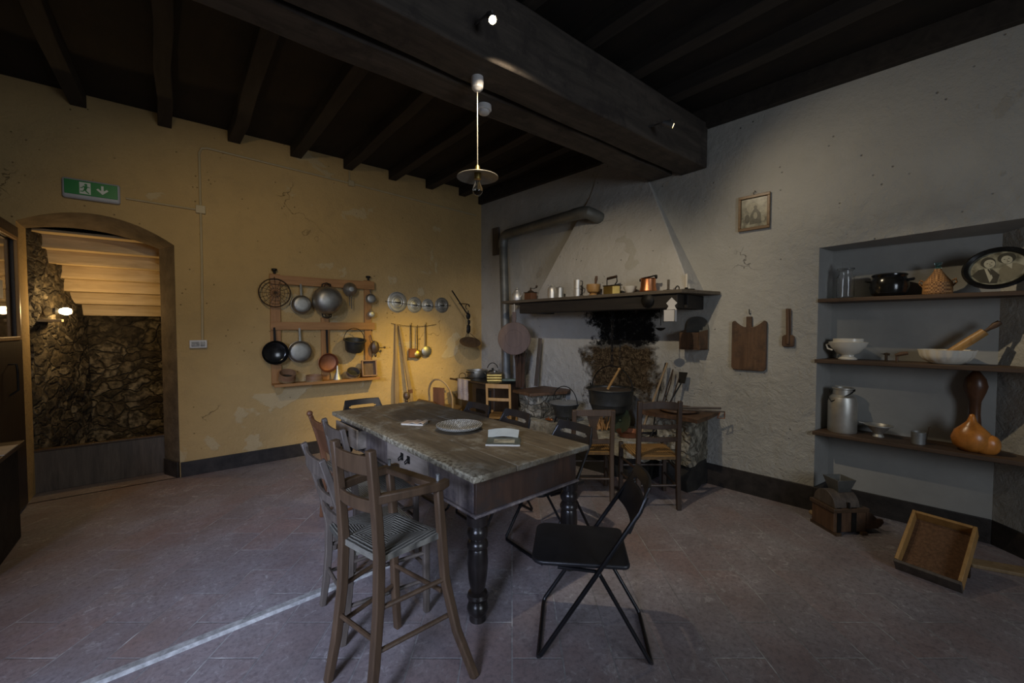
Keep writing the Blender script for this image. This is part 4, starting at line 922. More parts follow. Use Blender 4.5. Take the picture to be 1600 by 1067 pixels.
# ------------------------------------------------------------------ niche shelves
ZS = {1:1.732, 2:1.247, 3:.668}
for k, lab in ((1,'top dark wooden shelf in the wall niche'),(2,'middle dark wooden shelf in the wall niche'),(3,'bottom and deepest dark shelf in the wall niche')):
    d = {1:.015, 2:.03, 3:.05}[k]
    b = MB(); b.prism([(s0-.01 if k>1 else s0,-d),(5.50,-d-.01),(5.50,.004),(b1,nd-.004),(b0,nd-.004),(s0,.0)], -.03, 0)
    o = b.build('niche_shelf', M['shelf'], bevel=.004); tag(o, lab, 'shelf', 'shelves in the wall niche'); put(o, RW(0,0,ZS[k]), RZR)
def nt_(name, label, cat, k, s, n=-.12, dr=0, dz=.0005, group=None): return rt(name, label, cat, s, n, ZS[k]+dz, group, dr)
t = nt_('glass_jar', 'clear glass jar with knobbed lid on the top shelf', 'jar', 1, 4.415, -.12); t.scale = (1.02,1.02,1.42)
c = MB(); c.lathe([(0,0),(.05,0),(.056,.006),(.056,.12),(.044,.135),(.044,.155),(.040,.155),(.040,.133),(.052,.118),(.052,.01),(0,.008)], 32); c.build('glass_body', M['glass'], t)
c = MB(); c.lathe([(.0,.15),(.038,.152),(.056,.162),(.056,.168),(.02,.175),(0,.175)], 28); c.box(-.022,.022,-.008,.008,.175,.20); c.build('lid', M['glass'], t)
t = nt_('black_casserole', 'black enamelled cooking pot with lid on the top shelf', 'pot', 1, 4.675, -.12); t.scale = (1,1,1.2)
c = MB(); c.lathe([(0,0),(.08,0),(.105,.02),(.115,.06),(.108,.10),(.096,.118),(.10,.13),(0,.13)], 36); c.build('pot_body', M['enam'], t)
c = MB(); c.lathe([(.104,.131),(.104,.138),(.09,.144),(0,.146)], 36); c.build('lid', M['enam'], t)
for sg in (-1,1):
    c = MB(); c.tube([(sg*.10,-.025,.10),(sg*.135,-.02,.105),(sg*.135,.02,.105),(sg*.10,.025,.10)], .007, 8); c.build('handle', M['enam'], t)
t = nt_('wicker_demijohn', 'small wicker covered flask with glass neck', 'flask', 1, 4.93, -.12); t.scale = (.95,.95,1.15)
c = MB(); c.lathe([(0,0),(.075,0),(.082,.01),(.08,.075),(.05,.11),(.024,.145),(.02,.16),(0,.16)], 28); c.build('wicker_body', M['wick'], t)
c = MB(); c.lathe([(.017,.155),(.016,.185),(.020,.187),(.020,.197),(.013,.197),(.012,.158)], 20); c.build('neck', M['gb'], t)
for sg in (-1,1):
    c = MB(); c.tube([(sg*.075,0,.05),(sg*.098,0,.075),(sg*.094,0,.095),(sg*.075,0,.085)], .006, 6); c.build('handle', M['wick'], t)
t = nt_('oval_portrait', 'oval black framed old portrait of a couple', 'portrait', 1, 5.20, -.02, R(0), .152)
Mo = rot('X', 90-14)@rot('Z', 17)@Matrix.Diagonal((1.08,.92,1,1))
c = MB(); c.lathe([(.118,-.006),(.148,-.006),(.150,.010),(.140,.018),(.122,.012),(.118,.004),(.118,-.006)], 48, M=Mo); c.build('frame', M['enam'], t)
c = MB(); c.M = Mo; c.mi = 3; c.lathe([(0,-.004),(.12,-.004),(.12,.001),(0,.001)], 40)
def pd(pts, d, mi): c.mi = mi; c.prism(pts, d, d+.0005)
def ov(cx, cy, rx_, ry_, a=0, n=20): return [(cx+rx_*math.cos(2*PI*i/n)*math.cos(a)-ry_*math.sin(2*PI*i/n)*math.sin(a), cy+rx_*math.cos(2*PI*i/n)*math.sin(a)+ry_*math.sin(2*PI*i/n)*math.cos(a)) for i in range(n)]
pd([(-.112,-.01),(-.075,.02),(-.04,.018),(-.02,.0),(-.005,-.05),(-.03,-.105),(-.06,-.095),(-.09,-.07)], .0015, 1)
pd([(-.05,.02),(-.03,.012),(-.035,-.06),(-.055,-.09)], .0021, 0)
pd([(-.04,.01),(-.034,.01),(-.030,-.03),(-.038,-.04)], .0027, 1)
pd(ov(-.025,.055,.030,.040,-.1), .0015, 1); pd(ov(-.022,.044,.023,.032,-.1), .0021, 0)
pd(ov(-.030,.050,.004,.002), .0027, 1); pd(ov(-.012,.050,.004,.002), .0027, 1); pd([(-.022,.048),(-.018,.036),(-.024,.036)], .0027, 2); pd(ov(-.021,.027,.007,.002), .0027, 1)
pd([(.0,-.02),(.03,.01),(.075,.005),(.10,-.03),(.07,-.085),(.02,-.108),(-.01,-.10)], .0013, 2)
pd([(.035,.01),(.062,.01),(.05,-.03)], .0021, 0)
pd(ov(.050,.055,.036,.038), .0016, 1); pd(ov(.048,.042,.022,.030), .0022, 0)
pd(ov(.040,.048,.004,.002), .0028, 1); pd(ov(.057,.048,.004,.002), .0028, 1); pd([(.048,.045),(.052,.034),(.046,.034)], .0028, 2); pd(ov(.049,.026,.006,.002), .0028, 1)
c.build('photograph', [M['sk'], M['suit'], M['skd'], M['pict']], t)
# middle shelf
t = nt_('white_tureen', 'white oval footed tureen at the left of the middle shelf', 'tureen', 2, 4.44, -.12); t.scale = (1.08,1.08,1.2)
c = MB(); c.lathe([(0,0),(.055,0),(.058,.006),(.038,.02),(.036,.03),(.07,.045),(.105,.085),(.118,.115),(.108,.117),(.09,.12),(.09,.138),(.084,.138),(.084,.11),(.06,.05),(0,.035)], 36, sx=1.0, sy=.85); c.build('bowl', M['white'], t)
c = MB(); c.tube([(-.11,-.01,.10),(-.125,-.02,.095),(-.115,-.03,.07),(-.085,-.035,.06)], .006, 6); c.build('handle', M['white'], t)
t = nt_('wooden_clamp', 'two small rusty wooden handled tools between the dishes', 'tool', 2, 4.69, -.12)
c = MB(); c.tube([(-.02,0,0),(-.02,0,.05),(-.045,0,.055),(-.02,0,.055),(.0,0,.05)], .009, 8); c.build('stand', M['rust'], t)
c = MB(); c.tube([(.04,0,0),(.04,0,.035)], .008, 8); c.tube([(.03,0,.045),(.06,0,.058),(.10,0,.066)], [.010,.016,.012], 10); c.build('handle', M['cut'], t)
t = nt_('fluted_bowl', 'white fluted china bowl holding the rolling pin', 'bowl', 2, 4.985, -.11); t.scale = (1.08,1.04,1.45)
c = MB(); prof = [(0,.0),(.07,0),(.078,.004),(.105,.018),(.122,.038),(.129,.060),(.133,.068),(.126,.067),(.112,.036),(.08,.016),(0,.01)]
vs = []; fs = []; n = 96
for r_, z in prof:
    for j in range(n):
        a = 2*PI*j/n; k_ = 1+(.05*abs(math.sin(a*8)) if z > .015 and r_ > .05 else 0); vs.append((r_*k_*math.cos(a)*1.0, r_*k_*math.sin(a)*.86, z))
for i in range(len(prof)-1):
    for j in range(n): fs.append((i*n+j, i*n+(j+1)%n, (i+1)*n+(j+1)%n, (i+1)*n+j))
c.add(vs, fs); c.build('bowl', M['white'], t)
t = nt_('rolling_pin', 'orange wooden rolling pin leaning out of the fluted bowl', 'rolling pin', 2, 4.955, -.12, 0, .03)
Mr = rot('Y', 46)
c = MB(); c.lathe([(0,0),(.022,0),(.026,.01),(.028,.20),(.026,.285),(.0,.29)], 24, M=Mr); c.build('roller', M['wo'], t)
c = MB(); c.lathe([(.0,.288),(.010,.29),(.011,.31),(.019,.345),(.016,.375),(0,.38)], 16, M=Mr); c.build('handle', M['cut'], t)
# bottom shelf
t = nt_('milk_can', 'tall aluminium milk can with wire bail', 'milk can', 3, 4.42, -.095); t.scale = (1.03,1.03,1.19)
c = MB(); c.lathe([(0,0),(.088,0),(.092,.008),(.092,.20),(.082,.235),(.062,.25),(.062,.285),(.070,.29),(.070,.297),(.055,.297),(.055,.25),(0,.24)], 36); c.build('can_body', M['alu'], t)
c = MB(); c.tube([(-.068,-.0,.27),(-.085,-.04,.23),(-.06,-.08,.205),(0,-.07,.235),(.05,-.05,.26),(.07,0,.28)], .0035, 6); c.tube([(.06,0,.285),(.075,0,.285)], .008, 6); c.build('wire_bail', M['iron'], t)
t = nt_('tin_colander', 'small footed tin colander beside the milk can', 'colander', 3, 4.64, -.09); t.scale = (1,1,1.1)
c = MB(); c.lathe([(0,0),(.035,0),(.036,.004),(.026,.02),(.03,.028),(.06,.06),(.072,.078),(.088,.08),(.088,.084),(.07,.084),(.055,.062),(0,.03)], 32); c.build('bowl', M['alu'], t)
c = MB(); c.bar([(-.08,0,.082),(-.115,-.01,.09)], .02, .006, up=(0,1,0)); c.build('handle', M['alu'], t)
t = nt_('tin_mug', 'small tin mug with upright handle', 'mug', 3, 4.86, -.05)
c = MB(); c.lathe([(0,0),(.038,0),(.040,.085),(.037,.085),(.034,.005),(0,.005)], 28); c.build('body', M['tinb'], t)
c = MB(); c.bar([(.040,0,.02),(.046,0,.07),(.052,0,.125),(.062,0,.13)], .014, .006, up=(0,1,0)); c.build('handle', M['rust'], t)
t = nt_('orange_gourd', 'big orange dried gourd on the bottom shelf', 'gourd', 3, 5.115, -.05); t.scale = (.92,.92,1.18)
c = MB(); c.lathe([(0,.004),(.05,.0),(.095,.03),(.108,.07),(.09,.115),(.055,.145),(.028,.17),(.018,.195),(.012,.21),(0,.214)], 32, sy=.85); c.blob((.07,0,.05), (.15,.13,.12), 3, .01, 3); c.build('gourd', M['gourd'], t, angle=80)
t = nt_('long_gourd', 'dark brown bottle gourd standing behind the orange gourd', 'gourd', 3, 5.13, -.185)
c = MB(); c.lathe([(0,.0),(.05,.02),(.055,.07),(.036,.14),(.028,.24),(.030,.32),(.052,.39),(.060,.43),(.050,.48),(.022,.525),(.012,.54),(0,.545)], 28); c.build('gourd', M['gourdd'], t, angle=80)

# ------------------------------------------------------------------ on the floor by the niche
t = rt('grain_cleaner', 'small wooden hand mill with tin hopper on the floor', 'hand mill', 4.455, .225, 0, None, R(50))
c = MB(); c.box(-.125,.125,-.10,.10,.02,.165); c.build('box', M['cut'], t, .004)
c = MB(); c.box(-.135,.135,-.115,.115,.166,.195); c.build('rim', M['wb'], t, .004)
c = MB(); c.prism([(.098*math.cos(R(a)), .105*math.sin(R(a))) for a in range(0,181,12)], -.115, .075, M=tr(0,0,.195)@rot('Z',90)@rot('X',90)); c.build('drum', M['wg'], t, .003)
c = MB(); c.prism([(.127,.03),(.127,.165),(.17,.15),(.21,.11),(.255,.105),(.265,.08),(.24,.05)], -.10, -.085, M=rot('X',90)); c.prism([(.127,.03),(.127,.165),(.17,.15),(.21,.11),(.255,.105),(.265,.08),(.24,.05)], .085, .10, M=rot('X',90)); c.box(.127,.24,-.085,.085,.03,.045); c.build('chute', M['cut'], t, .003)
c = MB(); z0, z1 = .29, .385
ho = [(-.045,-.045),(.045,-.045),(.045,.045),(-.045,.045)]
c.add([(x-.0,y,z0) for x,y in ho]+[(x*1.6,y*1.55,z1) for x,y in ho]+[(x*1.5,y*1.45,z1) for x,y in ho]+[(x*.9,y*.9,z0+.01) for x,y in ho], [(0,1,5,4),(1,2,6,5),(2,3,7,6),(3,0,4,7),(4,5,9,8),(5,6,10,9),(6,7,11,10),(7,4,8,11),(8,9,13,12),(9,10,14,13),(10,11,15,14),(11,8,12,15),(0,3,2,1)])
c.build('hopper', M['tin'], t, .002)
c = MB(); c.box(.01,.045,-.106,-.10,.02,.20); c.box(-.10,-.07,-.106,-.10,.02,.20); c.tube([(-.02,-.11,.20),(-.02,-.11,.24)], .008, 6); c.build('iron_strap', M['iron'], t)
c = MB(); c.tube([(-.06,.10,.035),(-.06,.19,.04)], .018, 8); c.build('axle', M['olive'], t)
c = MB(); c.box(-.12,-.08,-.12,.12,0,.02); c.box(.08,.12,-.12,.12,0,.02); c.build('foot', M['wb'], t)
t = rt('sieve_box', 'shallow wooden box with perforated rusty plate, tilted on the floor', 'sieve box', 4.94, .655, .0, None, R(-11))
Mb = tr(0,.30,.20)@rot('X', 34)
W, D_, Hh = .145, .34, .085
c = MB(); c.box(-W,W,-.005,.0,0,.012,Mb)
c = MB()
c.box(-W,-W+.018,-D_,.06,0,Hh,Mb); c.box(W-.018,W,-D_,.06,0,Hh,Mb); c.box(-W+.018,W-.018,.042,.06,0,Hh,Mb); c.build('side_frame', M['wo'], t, .003)
c = MB(); c.box(-W,W,-D_-.02,-D_,-.0,Hh*.95,Mb); c.build('front_board', M['wg'], t, .003)
vs = []; fs = []; kk = 10
c = MB()
for i in range(kk+1):
    y = -D_+(D_+.04)*i/kk; z = .012+.05*(i/kk-.5)**2
    vs += [(-W+.018,y,z),(W-.018,y,z),(W-.018,y,z-.004),(-W+.018,y,z-.004)]
for i in range(kk):
    for j in range(4): fs.append((i*4+j,i*4+(j+1)%4,(i+1)*4+(j+1)%4,(i+1)*4+j))
c.add(vs, fs, Mb); c.build('perforated_plate', M['mesh'], t, angle=60)
c = MB(); c.box(-.13,.13,.24,.27,.0,.15); c.build('prop_board', M['wd'], t)
t = rt('floor_board', 'pale flat wooden board lying on the floor at right', 'board', 5.32, .14, 0, None, R(20))
c = MB(); c.prism([(-.22,-.05),(.45,-.07),(.45,.07),(-.22,.05),(-.25,0)], 0, .022); c.build('board', M['olive'], t, .004)

# ------------------------------------------------------------------ the long table
t = thing('kitchen_table', 'long worn wooden table with turned black legs and drawers', 'table', (1.508, 2.705, 0), R(1.75))
TX, TY = .436, 1.045
c = MB(); c.box(-TX,-.16,-TY,TY,.745,.78); c.box(-.158,.16,-TY,TY,.745,.78); c.box(.162,TX,-TY,TY,.745,.78); c.build('tabletop', M['table'], t, .007)
ax, ay = TX-.055, TY-.06
for e0, e1 in ((-ay,-ay+.022),(ay-.022,ay)):
    c = MB(); c.box(-ax,ax,e0,e1,.56,.744); c.build('end_apron', M['tabled'], t, .003)
c = MB(); c.box(-ax-.001,-ax+.02,-ay+.023,ay-.023,.56,.744); c.build('side_apron', M['tablel'], t, .003)
c = MB(); c.box(ax-.02,ax,-ay+.023,ay-.023,.56,.744); c.build('side_apron', M['tabled'], t, .003)
c = MB(); c.box(-ax-.014,ax+.014,-ay-.014,-ay+.02,.545,.559); c.box(-ax-.014,-ax+.02,-ay+.02,ay,.545,.559); c.build('moulding', M['tablel'], t, .004)
def tdrawer(ya, yb, out, lab):
    d = MB(); d.box(-ax-.016-out, -ax-.002-out, ya, yb, .585, .735)
    if out: d.box(-ax-.002-out, -ax-.001, ya, ya+.015, .59, .725); d.box(-ax-.002-out, -ax-.001, yb-.015, yb, .59, .725); d.box(-ax-.002-out,-ax-.001,ya+.015,yb-.015,.59,.60)
    o = d.build('drawer', M['drawer'], t, .002)
    for k in (-.045, .045):
        h = MB(); xh = -ax-.017-out; ym = (ya+yb)/2+k
        h.box(xh-.004, xh, ym-.016, ym+.016, .655, .70)
        h.tube([(xh-.004,ym-.012,.68),(xh-.022,ym-.012,.665),(xh-.024,ym,.655),(xh-.022,ym+.012,.665),(xh-.004,ym+.012,.68)], .004, 6)
        h.build('drawer_pull', M['iron'], o)
tdrawer(-.52,.02,.0,''); tdrawer(.42,.88,.06,'')
lp = [(.055,.545),(.055,.50),(.038,.49),(.05,.475),(.055,.455),(.05,.435),(.036,.425),(.046,.415),(.055,.40),(.055,.385),(.044,.375),(.05,.36),(.054,.30),(.048,.22),(.038,.165),(.034,.15),(.05,.14),(.056,.125),(.05,.11),(.036,.10),(.05,.085),(.056,.065),(.05,.04),(.04,.03),(.044,.0),(0,0)]
for sx_ in (-1,1):
    for sy_ in (-1,1):
        c = MB(); c.lathe([(0,.545)]+lp, 28, M=tr(sx_*(ax-.03), sy_*(ay-.03), 0)); c.build('leg', M['legblk'], t)
# on the table
def onto(name, label, cat, x, y, rz=0): return thing(name, label, cat, (x, y, .7805), rz)
t = onto('woven_trivet', 'round grey woven straw tray on the table', 'tray', 1.553, 2.50)
c = MB()
for k in range(9):
    r_ = .145*(k+1)/9; z = .010+.018*((k/8)**2); c.tube([(r_*math.cos(2*PI*i/40), r_*math.sin(2*PI*i/40), z) for i in range(40)], .0095, 6, True)
c.tube([(.158*math.cos(2*PI*i/40), .158*math.sin(2*PI*i/40), .034) for i in range(40)], .007, 6, True)
c.build('coils', M['trivet'], t, angle=60)
t = onto('magazine', 'dark covered magazine with printed picture on the table', 'magazine', 1.59, 2.04, R(-42))
c = MB(); c.box(-.105,.105,-.08,.08,0,.010); c.build('pages', M['paper'], t)
c = MB(); c.box(-.106,.106,-.081,.081,.0102,.012); c.build('cover', M['cover'], t)
c = MB(); c.box(-.06,.07,-.05,.03,.0122,.0126); c.build('cover_picture', M['pict'], t)
t = thing('leaflet', 'pale blue folded leaflet propped on the magazine back edge', 'leaflet', (1.64, 2.11, .7935), R(-42))
c = MB(); c.bar([(-.10,.03,.012),(-.05,.03,.020),(0,.03,.024),(.05,.03,.021),(.10,.03,.014)], .075, .002, up=(0,1,.55)); c.build('sheet', M['coverb'], t)
t = onto('folded_paper', 'small tan folded papers on the table near the drawer', 'paper', 1.385, 2.86, R(-50))
c = MB(); c.box(-.085,.085,-.05,.05,0,.010); c.build('sheets', M['paper'], t)
c = MB(); c.bar([(-.085,0,.012),(-.02,0,.014),(0,0,.022),(.04,0,.013),(.07,0,.024),(.088,0,.014)], .003, .10); c.build('top_sheet', M['papert'], t)

# ------------------------------------------------------------------ chairs
def rush_chair(name, label, loc, rz, w=.40, wf=.44, d=.38, sh=.44, bh=.88, slats=((.80,.07),(.66,.04),(.56,.04)), lean=.07, mw=None, mr=None, group=None, r=.017, crest=False, panel=False, bow=.025, flare=.03, sideflare=0, arms=False, feet=None, splat=False):
    mw = mw or M['wd']; mr = mr or M['rushg']
    t = thing(name, label, 'chair', loc, rz, group)
    yb, yf = -d/2, d/2
    def post(z, sg):   # back post centre at height z
        if z <= sh:
            k = 1-z/sh; return Vector((sg*(w/2+sideflare*k*k), yb-flare*k*k*1.0, z))
        k = (z-sh)/(bh-sh); return Vector((sg*(w/2), yb-lean*k**1.3, z))
    for sg in (-1,1):
        zs = [0, sh*.3, sh*.65, sh, sh+(bh-sh)*.33, sh+(bh-sh)*.66, bh]
        c = MB(); c.bar([post(z, sg) for z in zs], [r*1.7,r*2,r*2.1,r*2.2,r*2.1,r*2,r*1.8], r*1.9, up=(0,1,0)); c.build('back_post', mw, t, .005)
        c = MB(); ftop = sh+.02 if not arms else arms
        fx = sg*wf/2
        ex = (feet[0] if sg < 0 else feet[1]) if feet else (0,0)
        c.bar([(fx+ex[0],yf+ex[1],0),(fx+ex[0]*.45,yf+ex[1]*.45,sh*.3),(fx+ex[0]*.1,yf+ex[1]*.1,sh*.65),(fx,yf,sh-.01),(fx,yf-(.02 if arms else 0),ftop)], [r*1.7,r*1.9,r*2,r*2.1,r*1.8], r*1.9, up=(0,1,0)); c.build('leg', mw, t, .006)
    for i, (z, h) in enumerate(slats):
        a = post(z, -1); b_ = post(z, 1); pts = []
        for k in range(9):
            u = k/8; p = a.lerp(b_, u); p.y -= bow*4*u*(1-u); p.z += (.018*4*u*(1-u) if i == 0 and crest else 0); pts.append(p)
        hh = [h*(.72 if crest and i == 0 and k in (0,8) else 1) for k in range(9)]
        c = MB(); c.bar(pts, hh, .016); c.build('slat', mw, t, .003)
    if panel:
        a = post(sh+.12, -1); b_ = post(sh+.12, 1)
        c = MB(); c.add([post(sh+.1,-1), post(sh+.1,1), post(bh-.06,1), post(bh-.06,-1)]+[p+Vector((0,.012,0)) for p in (post(sh+.1,-1), post(sh+.1,1), post(bh-.06,1), post(bh-.06,-1))], [(0,1,2,3),(4,7,6,5),(0,4,5,1),(1,5,6,2),(2,6,7,3),(3,7,4,0)]); c.build('back_panel', M['wr'], t)
        for sg in (-1,1):
            c = MB(); c.blob(post(bh+.015, sg), (.045,.045,.045), 2, .03); c.build('finial', mw, t)
    if splat:
        p0 = post(sh+.10, 1); p1 = post(bh-.04, 1)
        c = MB(); c.bar([(0,p0.y,p0.z),(0,(p0.y+p1.y)/2,(p0.z+p1.z)/2),(0,p1.y,p1.z)], [.10,.05,.12], .014, up=(1,0,0)); c.build('splat', mw, t, .003)
    # seat
    c = MB(); n = 10; vs = []; fs = []
    for i in range(n+1):
        for j in range(n+1):
            u = i/n*2-1; v = j/n*2-1; hw = (w/2+(wf/2-w/2)*(v+1)/2)
            e = max(abs(u), abs(v)); z = sh+.012-.018*(1-e*e)-(.016 if e > .99 else 0)
            vs.append((u*(hw+.004), v*(d/2+.004), z))
    for i in range(n):
        for j in range(n): fs.append((i*(n+1)+j,(i+1)*(n+1)+j,(i+1)*(n+1)+j+1,i*(n+1)+j+1))
    c.add(vs, fs); vs2 = [(x, y, sh-.028) for x, y, z in vs]; c.add(vs2, fs)
    brd = [i*(n+1) for i in range(n+1)]+[n*(n+1)+j for j in range(1,n+1)]+[i*(n+1)+n for i in range(n-1,-1,-1)]+[j for j in range(n-1,0,-1)]
    K = len(vs); o0 = len(c.v)-2*K
    for a_, b_ in zip(brd, brd[1:]+brd[:1]): c.f.append([o0+a_, o0+b_, o0+K+b_, o0+K+a_]); c.m.append(0)
    c.build('seat', mr, t, angle=70)
    # stretchers
    def st(p, q_): c = MB(); c.tube([p, q_], .010, 8); c.build('stretcher', mw, t)
    for zz in ((sh*.35, sh*.68) if not arms else (sh*.35, sh*.62)):
        for sg in (-1,1):
            a = post(zz+.02, sg); k = 1-zz/sh
            ex = (feet[0] if sg < 0 else feet[1]) if feet else (0,0)
            st(tuple(a), (sg*wf/2+ex[0]*.3*k, yf+ex[1]*.3*k, zz+.02))
    st((-wf/2, yf, sh*.55), (wf/2, yf, sh*.55)); a, b_ = post(sh*.45,-1), post(sh*.45,1); st(tuple(a), tuple(b_))
    if arms:
        for sg in (-1,1):
            a = post(arms+.03, sg)
            c = MB(); c.bar([tuple(a), (sg*(w/2+.035), (yb+yf)/2, arms+.02), (sg*(wf/2+.012), yf-.01, arms+.01), (sg*wf/2, yf+.035, arms+.01)], [.04,.035,.04,.035], .032, up=(0,0,1)); c.build('armrest', M['wb'], t, .006)
        c = MB(); c.bar([(-wf/2-.02,yf-.02,arms+.012),(wf/2+.02,yf-.02,arms+.012)], .028, .05); c.build('front_bar', M['wb'], t, .004)
        for sg in (-1,1):
            c = MB(); c.lathe([(0,0),(.007,0),(.007,.02),(.009,.028),(0,.032)], 10, M=tr(sg*wf/2, yf-.02, arms+.032)); c.build('peg', M['tinb'], t)
    return t
# tall child's chair in the foreground, facing the table
rush_chair('high_chair', "tall child's chair with armrests and rush seat, in the foreground", (.72,1.735,0), R(-76), w=.25, wf=.34, d=.29, sh=.60, bh=1.03,
           slats=((.965,.075),(.80,.05)), lean=.035, mw=M['wb'], arms=.80, sideflare=.02, flare=.07, feet=((.0,.02),(.17,.03)), r=.018, bow=.02)
GR = 'rush seated chairs along the drawer side of the table'
rush_chair('rush_chair', 'rush seated chair with pale grey slats behind the high chair', (.82,2.17,0), R(-91), w=.36, wf=.42, d=.38, sh=.44, bh=.90, slats=((.845,.075),(.68,.04),(.58,.04)), lean=.12, mw=M['wg'], group=GR, crest=False, flare=.04)
rush_chair('rush_chair', 'rush seated grey chair beside the pulled out drawer', (1.03,2.72,0), R(-90), w=.38, wf=.42, d=.38, sh=.44, bh=.90, slats=((.845,.07),(.70,.04),(.60,.04)), lean=.08, mw=M['wg'], group=GR, flare=.03)
rush_chair('panel_back_chair', 'reddish chair with solid back panel and knob finials', (1.10,3.28,0), R(-90), w=.40, wf=.42, d=.38, sh=.44, bh=.82, slats=((.79,.05),), lean=.10, mw=M['wr'], group=GR, panel=True)
# chairs by the hearth
rush_chair('rush_chair', 'dark ladder back chair with golden rush seat by the right pier', (3.20,2.03,0), R(-38), w=.33, wf=.40, d=.38, sh=.44, bh=.90, slats=((.855,.06),(.69,.035),(.585,.04)), lean=.03, mw=M['wd'], mr=M['rusho'], crest=True, r=.019)
rush_chair('splat_back_chair', 'low backed chair with centre splat and golden rush seat', (2.90,2.46,0), R(-40), w=.33, wf=.38, d=.34, sh=.43, bh=.80, slats=((.775,.055),(.52,.04)), lean=.05, mw=M['wb'], mr=M['rusho'], r=.019, splat=True, bow=.01)
rush_chair('small_honey_chair', 'small light honey coloured wooden chair before the stove', (2.98,3.86,0), R(-52), w=.27, wf=.30, d=.26, sh=.48, bh=.86, slats=((.835,.05),(.68,.035)), lean=.03, mw=M['wo'], mr=M['rusho'], r=.014, bow=.01)

# black folding chairs
def folding_chair(label, loc, rz, group=None):
    t = thing('folding_chair', label, 'folding chair', loc, rz, group)
    # front-foot / back-rest frame: one bent tube
    c = MB()
    c.tube([(-.165,-.265,.76),(-.185,-.235,.70),(-.195,-.06,.425),(-.205,.195,.03),(-.190,.205,.012),(.190,.205,.012),(.205,.195,.03),(.195,-.06,.425),(.185,-.235,.70),(.165,-.265,.76)], .0105, 10); c.build('front_frame', M['blackm'], t)
    c = MB(); c.tube([(-.175,.12,.425),(-.175,-.06,.415),(-.175,-.285,.03),(-.16,-.295,.012),(.16,-.295,.012),(.175,-.285,.03),(.175,-.06,.415),(.175,.12,.425)], .0095, 10); c.build('rear_frame', M['blackm'], t)
    for sg in (-1,1):
        c = MB(); c.tube([(sg*.170,-.06,.417),(sg*.203,-.06,.420)], .008, 8); c.build('pivot', M['metalg'], t)
    # seat
    c = MB(); poly = []
    for cx_, cy_, a0, r_ in ((.15,-.17,-90,.03),(.135,.185,0,.055),(-.135,.185,90,.055),(-.15,-.17,180,.03)):
        for k in range(5): a = R(a0+k*22.5); poly.append((cx_+r_*math.cos(a), cy_+r_*math.sin(a)))
    c.prism(poly, .432, .452); c.build('seat', M['blackp'], t, .007, seg=3)
    # back rest plate with a slot, curved
    c = MB(); nu, nv = 16, 6; z0, z1 = .600, .802
    def bp(u, v, off=0):
        hw = .178+.010*(1-v)-.02*max(0,v-.6)**1.2
        x = u*hw; y = -.190-.085*v-.028*(1-u*u)+off; return (x, y, z0+(z1-z0)*v)
    us = [-1,-.9,-.72,-.62,-.5,-.3,-.1,.1,.3,.5,.62,.72,.9,1]; vv = [0,.30,.60,.635,.705,.74,.87,1]
    idx = {}; vs = []
    for side, off in ((0,-.006),(1,.006)):
        for i, u in enumerate(us):
            for j, v in enumerate(vv):
                # round the corners of plate
                uu = u*(1-.05*(v**8)); idx[side,i,j] = len(vs); vs.append(bp(uu, v, off))
    hole = {(i,j) for i in range(2,11) for j in (2,3,4) if not ((i in (2,10)) and j in (2,4))}
    hole = {(i,j) for (i,j) in hole if i in range(2,11)}
    fs = []
    cells = {(i,j) for i in range(len(us)-1) for j in range(len(vv)-1)}-hole
    for i, j in cells:
        for sd in (0,1):
            f = (idx[sd,i,j],idx[sd,i+1,j],idx[sd,i+1,j+1],idx[sd,i,j+1]); fs.append(f if sd else f[::-1])
        for (di,dj,a_,b_) in ((-1,0,(i,j),(i,j+1)),(1,0,(i+1,j+1),(i+1,j)),(0,-1,(i+1,j),(i,j)),(0,1,(i,j+1),(i+1,j+1))):
            if (i+di,j+dj) not in cells:
                fs.append((idx[0,a_[0],a_[1]],idx[0,b_[0],b_[1]],idx[1,b_[0],b_[1]],idx[1,a_[0],a_[1]]))
    c.add(vs, fs); c.build('backrest', M['blackp'], t, .003, angle=50)
    return t
GF = 'black folding chairs around the table'
f0 = folding_chair('black folding chair standing alone in the right foreground', (1.53,1.33,0), R(43), GF)
for loc, rz, lab in (((1.985,2.06,0), R(88), 'black folding chair at the table side, nearest to the front corner'),
                     ((1.945,2.66,0), R(90), 'black folding chair at the middle of the fireplace side of the table'),
                     ((1.89,3.14,0), R(92), 'black folding chair at the far end of the fireplace side of the table'),
                     ((1.41,3.80,0), R(178), 'black folding chair behind the far short end of the table')):
    o = copy_tree(f0); o.location = loc; o.rotation_euler = (0,0,rz); o['label'] = lab

# ------------------------------------------------------------------ stove corner
t = thing('kitchen_stove', 'old dark stove with a top plate and front rail in the corner', 'stove', (3.36,4.66,0), R(4))
c = MB(); c.box(-.20,.24,-.36,.34,.08,.755); c.build('body', M['wd'], t, .006)
c = MB(); c.box(-.27,.27,-.42,.40,.757,.79); c.build('top_plate', M['iron'], t, .006)
c = MB(); c.tube([(-.28,-.40,.775),(-.33,-.40,.785),(-.35,-.36,.79),(-.35,.40,.79),(-.33,.43,.785),(-.28,.43,.775)], .012, 8); c.build('rail', M['rust'], t)
c = MB(); c.box(-.216,-.201,-.30,.0,.30,.68); c.build('oven_door', M['iron'], t, .004)
for sx_ in (-.17,.21):
    for sy_ in (-.32,.30):
        c = MB(); c.box(sx_-.025,sx_+.025,sy_-.025,sy_+.025,0,.08); c.build('foot', M['iron'], t)
t = thing('checked_towel', 'white and red checked towel hanging over the stove rail', 'towel', (3.005,4.72,.80), R(4))
c = MB(); vs = []; fs = []; nn = 12
for i in range(nn+1):
    for j in range(nn+1):
        x = -.018+.006*math.sin(j*1.1); vs.append((x-.004*math.sin(i*.5), -.12+.24*j/nn, -.27*i/nn+.008))
